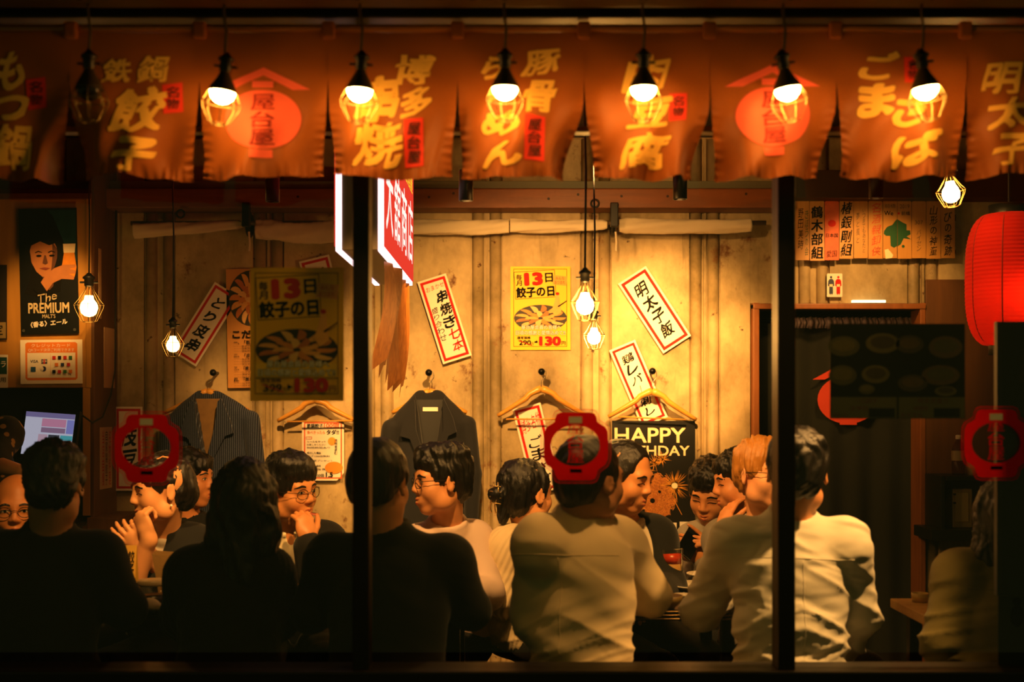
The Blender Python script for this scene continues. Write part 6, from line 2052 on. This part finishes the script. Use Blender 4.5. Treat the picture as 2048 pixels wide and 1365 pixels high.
person('staff member in a black floral top reaching across at the left edge', (-72, 830, 5.22), 200, (12, 868, 5.24), (-120, 900, 5.30), (-60, 5.30), tyaw=200, hair='thick', skin='#d89a64', top='tee', tcol=M_FLORAL, seed=40, vox=.0055, hipz=.80, bulk=1.1,
       arms={'l': dict(e=(-14, 928, 5.08), w=(50, 946, 5.02), d=(90, 952, 5.0))}, sleeve=(.45, .45), knees=.02)
person('bespectacled man with thinning hair at the lower left corner below the reaching arm', (34, 1020, 4.55), 196, (-30, 1130, 4.60), (100, 1130, 4.60), (34, 4.80), hair='balding', hcol='#2a1c10', skin='#c47c42', top='shirt', tcol='#2a2418', glasses='#1c1610', seed=41, vox=.0044, arms={'l': dict(e=(-60, 1200, 4.50), w=(0, 1196, 4.30))})

# ---- small things worn or held
for s_ in (-1, 1):
    a_, u_, f_, r2 = G_['NB'], G_['up'], G_['fw'], G_['rt']
    pts = [a_ + r2 * s_ * .062 + u_ * .012 + f_ * .01, a_ + r2 * s_ * .070 + f_ * .085 - u_ * .04, a_ + r2 * s_ * .045 + f_ * .145 - u_ * .13, a_ + f_ * .155 - u_ * .24 + r2 * s_ * .01]
    MB().tube([Vector(p) for p in pts], .006, 6, flat=.4).build('lanyard', mat('lanyard_white', '#c8b8a0', .7), G_['root'], smooth=True)
h = G_['head']
er = MB(); c = h.p(.082 * 1.08, .0, -.050)
c2 = h.p(-.082 * 1.08, .0, -.050)
for k_, cc in enumerate((c, c2)):
    MB().lathe([(0, -.005), (.004, -.003), (.005, 0), (.004, .003), (0, .005)], Vector(cc), 10).build('earring', mat('pearl', '#f0e4cc', .15), G_['root'], smooth=True)
h = K_['head']
cl = MB()
for s in (-1, 1):
    pts = [Vector(h.p(-.02 + s * .012 + .012 * math.sin(5 * t), -.128 - .012 * math.sin(math.pi * t), .045 - .11 * t)) for t in [k / 16 for k in range(17)]]
    cl.tube(pts, .0032, 6)
for t in (.1, .3, .5, .7):
    cl.tube([Vector(h.p(-.045, -.12, .04 - .1 * t)), Vector(h.p(-.02, -.155, .045 - .1 * t)), Vector(h.p(.010, -.130, .04 - .1 * t))], .0022, 6)
cl.build('hair_claw', mat('claw_gold', '#e0c080', .2, .8), K_['root'], smooth=True)
# phone in the hands of the smiling young man
ph = empty('smartphone', W(1384, 1092, 5.17), 'black smartphone held by the smiling young man', 'phone')
PM = Matrix.Translation(W(1380, 1086, 5.17)) @ Matrix.Rotation(math.radians(38), 4, 'Y') @ Matrix.Rotation(math.radians(-40), 4, 'X')
b = MB().box((-.036, -.004, -.074), (.036, .004, .074), .003); obj('case', b.v, b.f, mat('phone_black', '#08090a', .2), ph, world=False, M=PM)
b = MB().box((-.030, -.007, .036), (-.004, -.004, .068), .002); obj('camera_bump', b.v, b.f, mat('phone_camera', '#14161a', .15), ph, world=False, M=PM)

# stools under the front row
for px, y, z, lb in ((95, 3.62, .44, 'stool under the dark silhouetted man at the lower left'), (458, 3.66, .44, 'stool under the black long haired silhouette'), (772, 3.62, .44, 'stool under the broad black clothed man'), (1160, 3.58, .44, 'stool under the man in the cream shirt'), (1582, 3.58, .44, 'stool under the big man in the pale shirt'), (2005, 3.64, .44, 'stool under the person in the yellowish shirt')):
    x = (px - CX) * y / F
    r_ = empty('round_stool', V(x, y, 0), 'black round ' + lb, 'stool', 'stools along the window')
    MB().lathe([(0, 0), (.16, 0), (.17, .01), (.17, .03), (.16, .04), (0, .04)], (x, y, z - .045), 24).build('seat', M_BLACKMETAL, r_, smooth=True)
    for k in range(4):
        a = math.pi / 4 + k * math.pi / 2
        MB().tube([(x + .12 * math.cos(a), y + .12 * math.sin(a), z - .045), (x + .17 * math.cos(a), y + .17 * math.sin(a), 0)], .012, 8).build('leg', M_BLACKMETAL, r_)
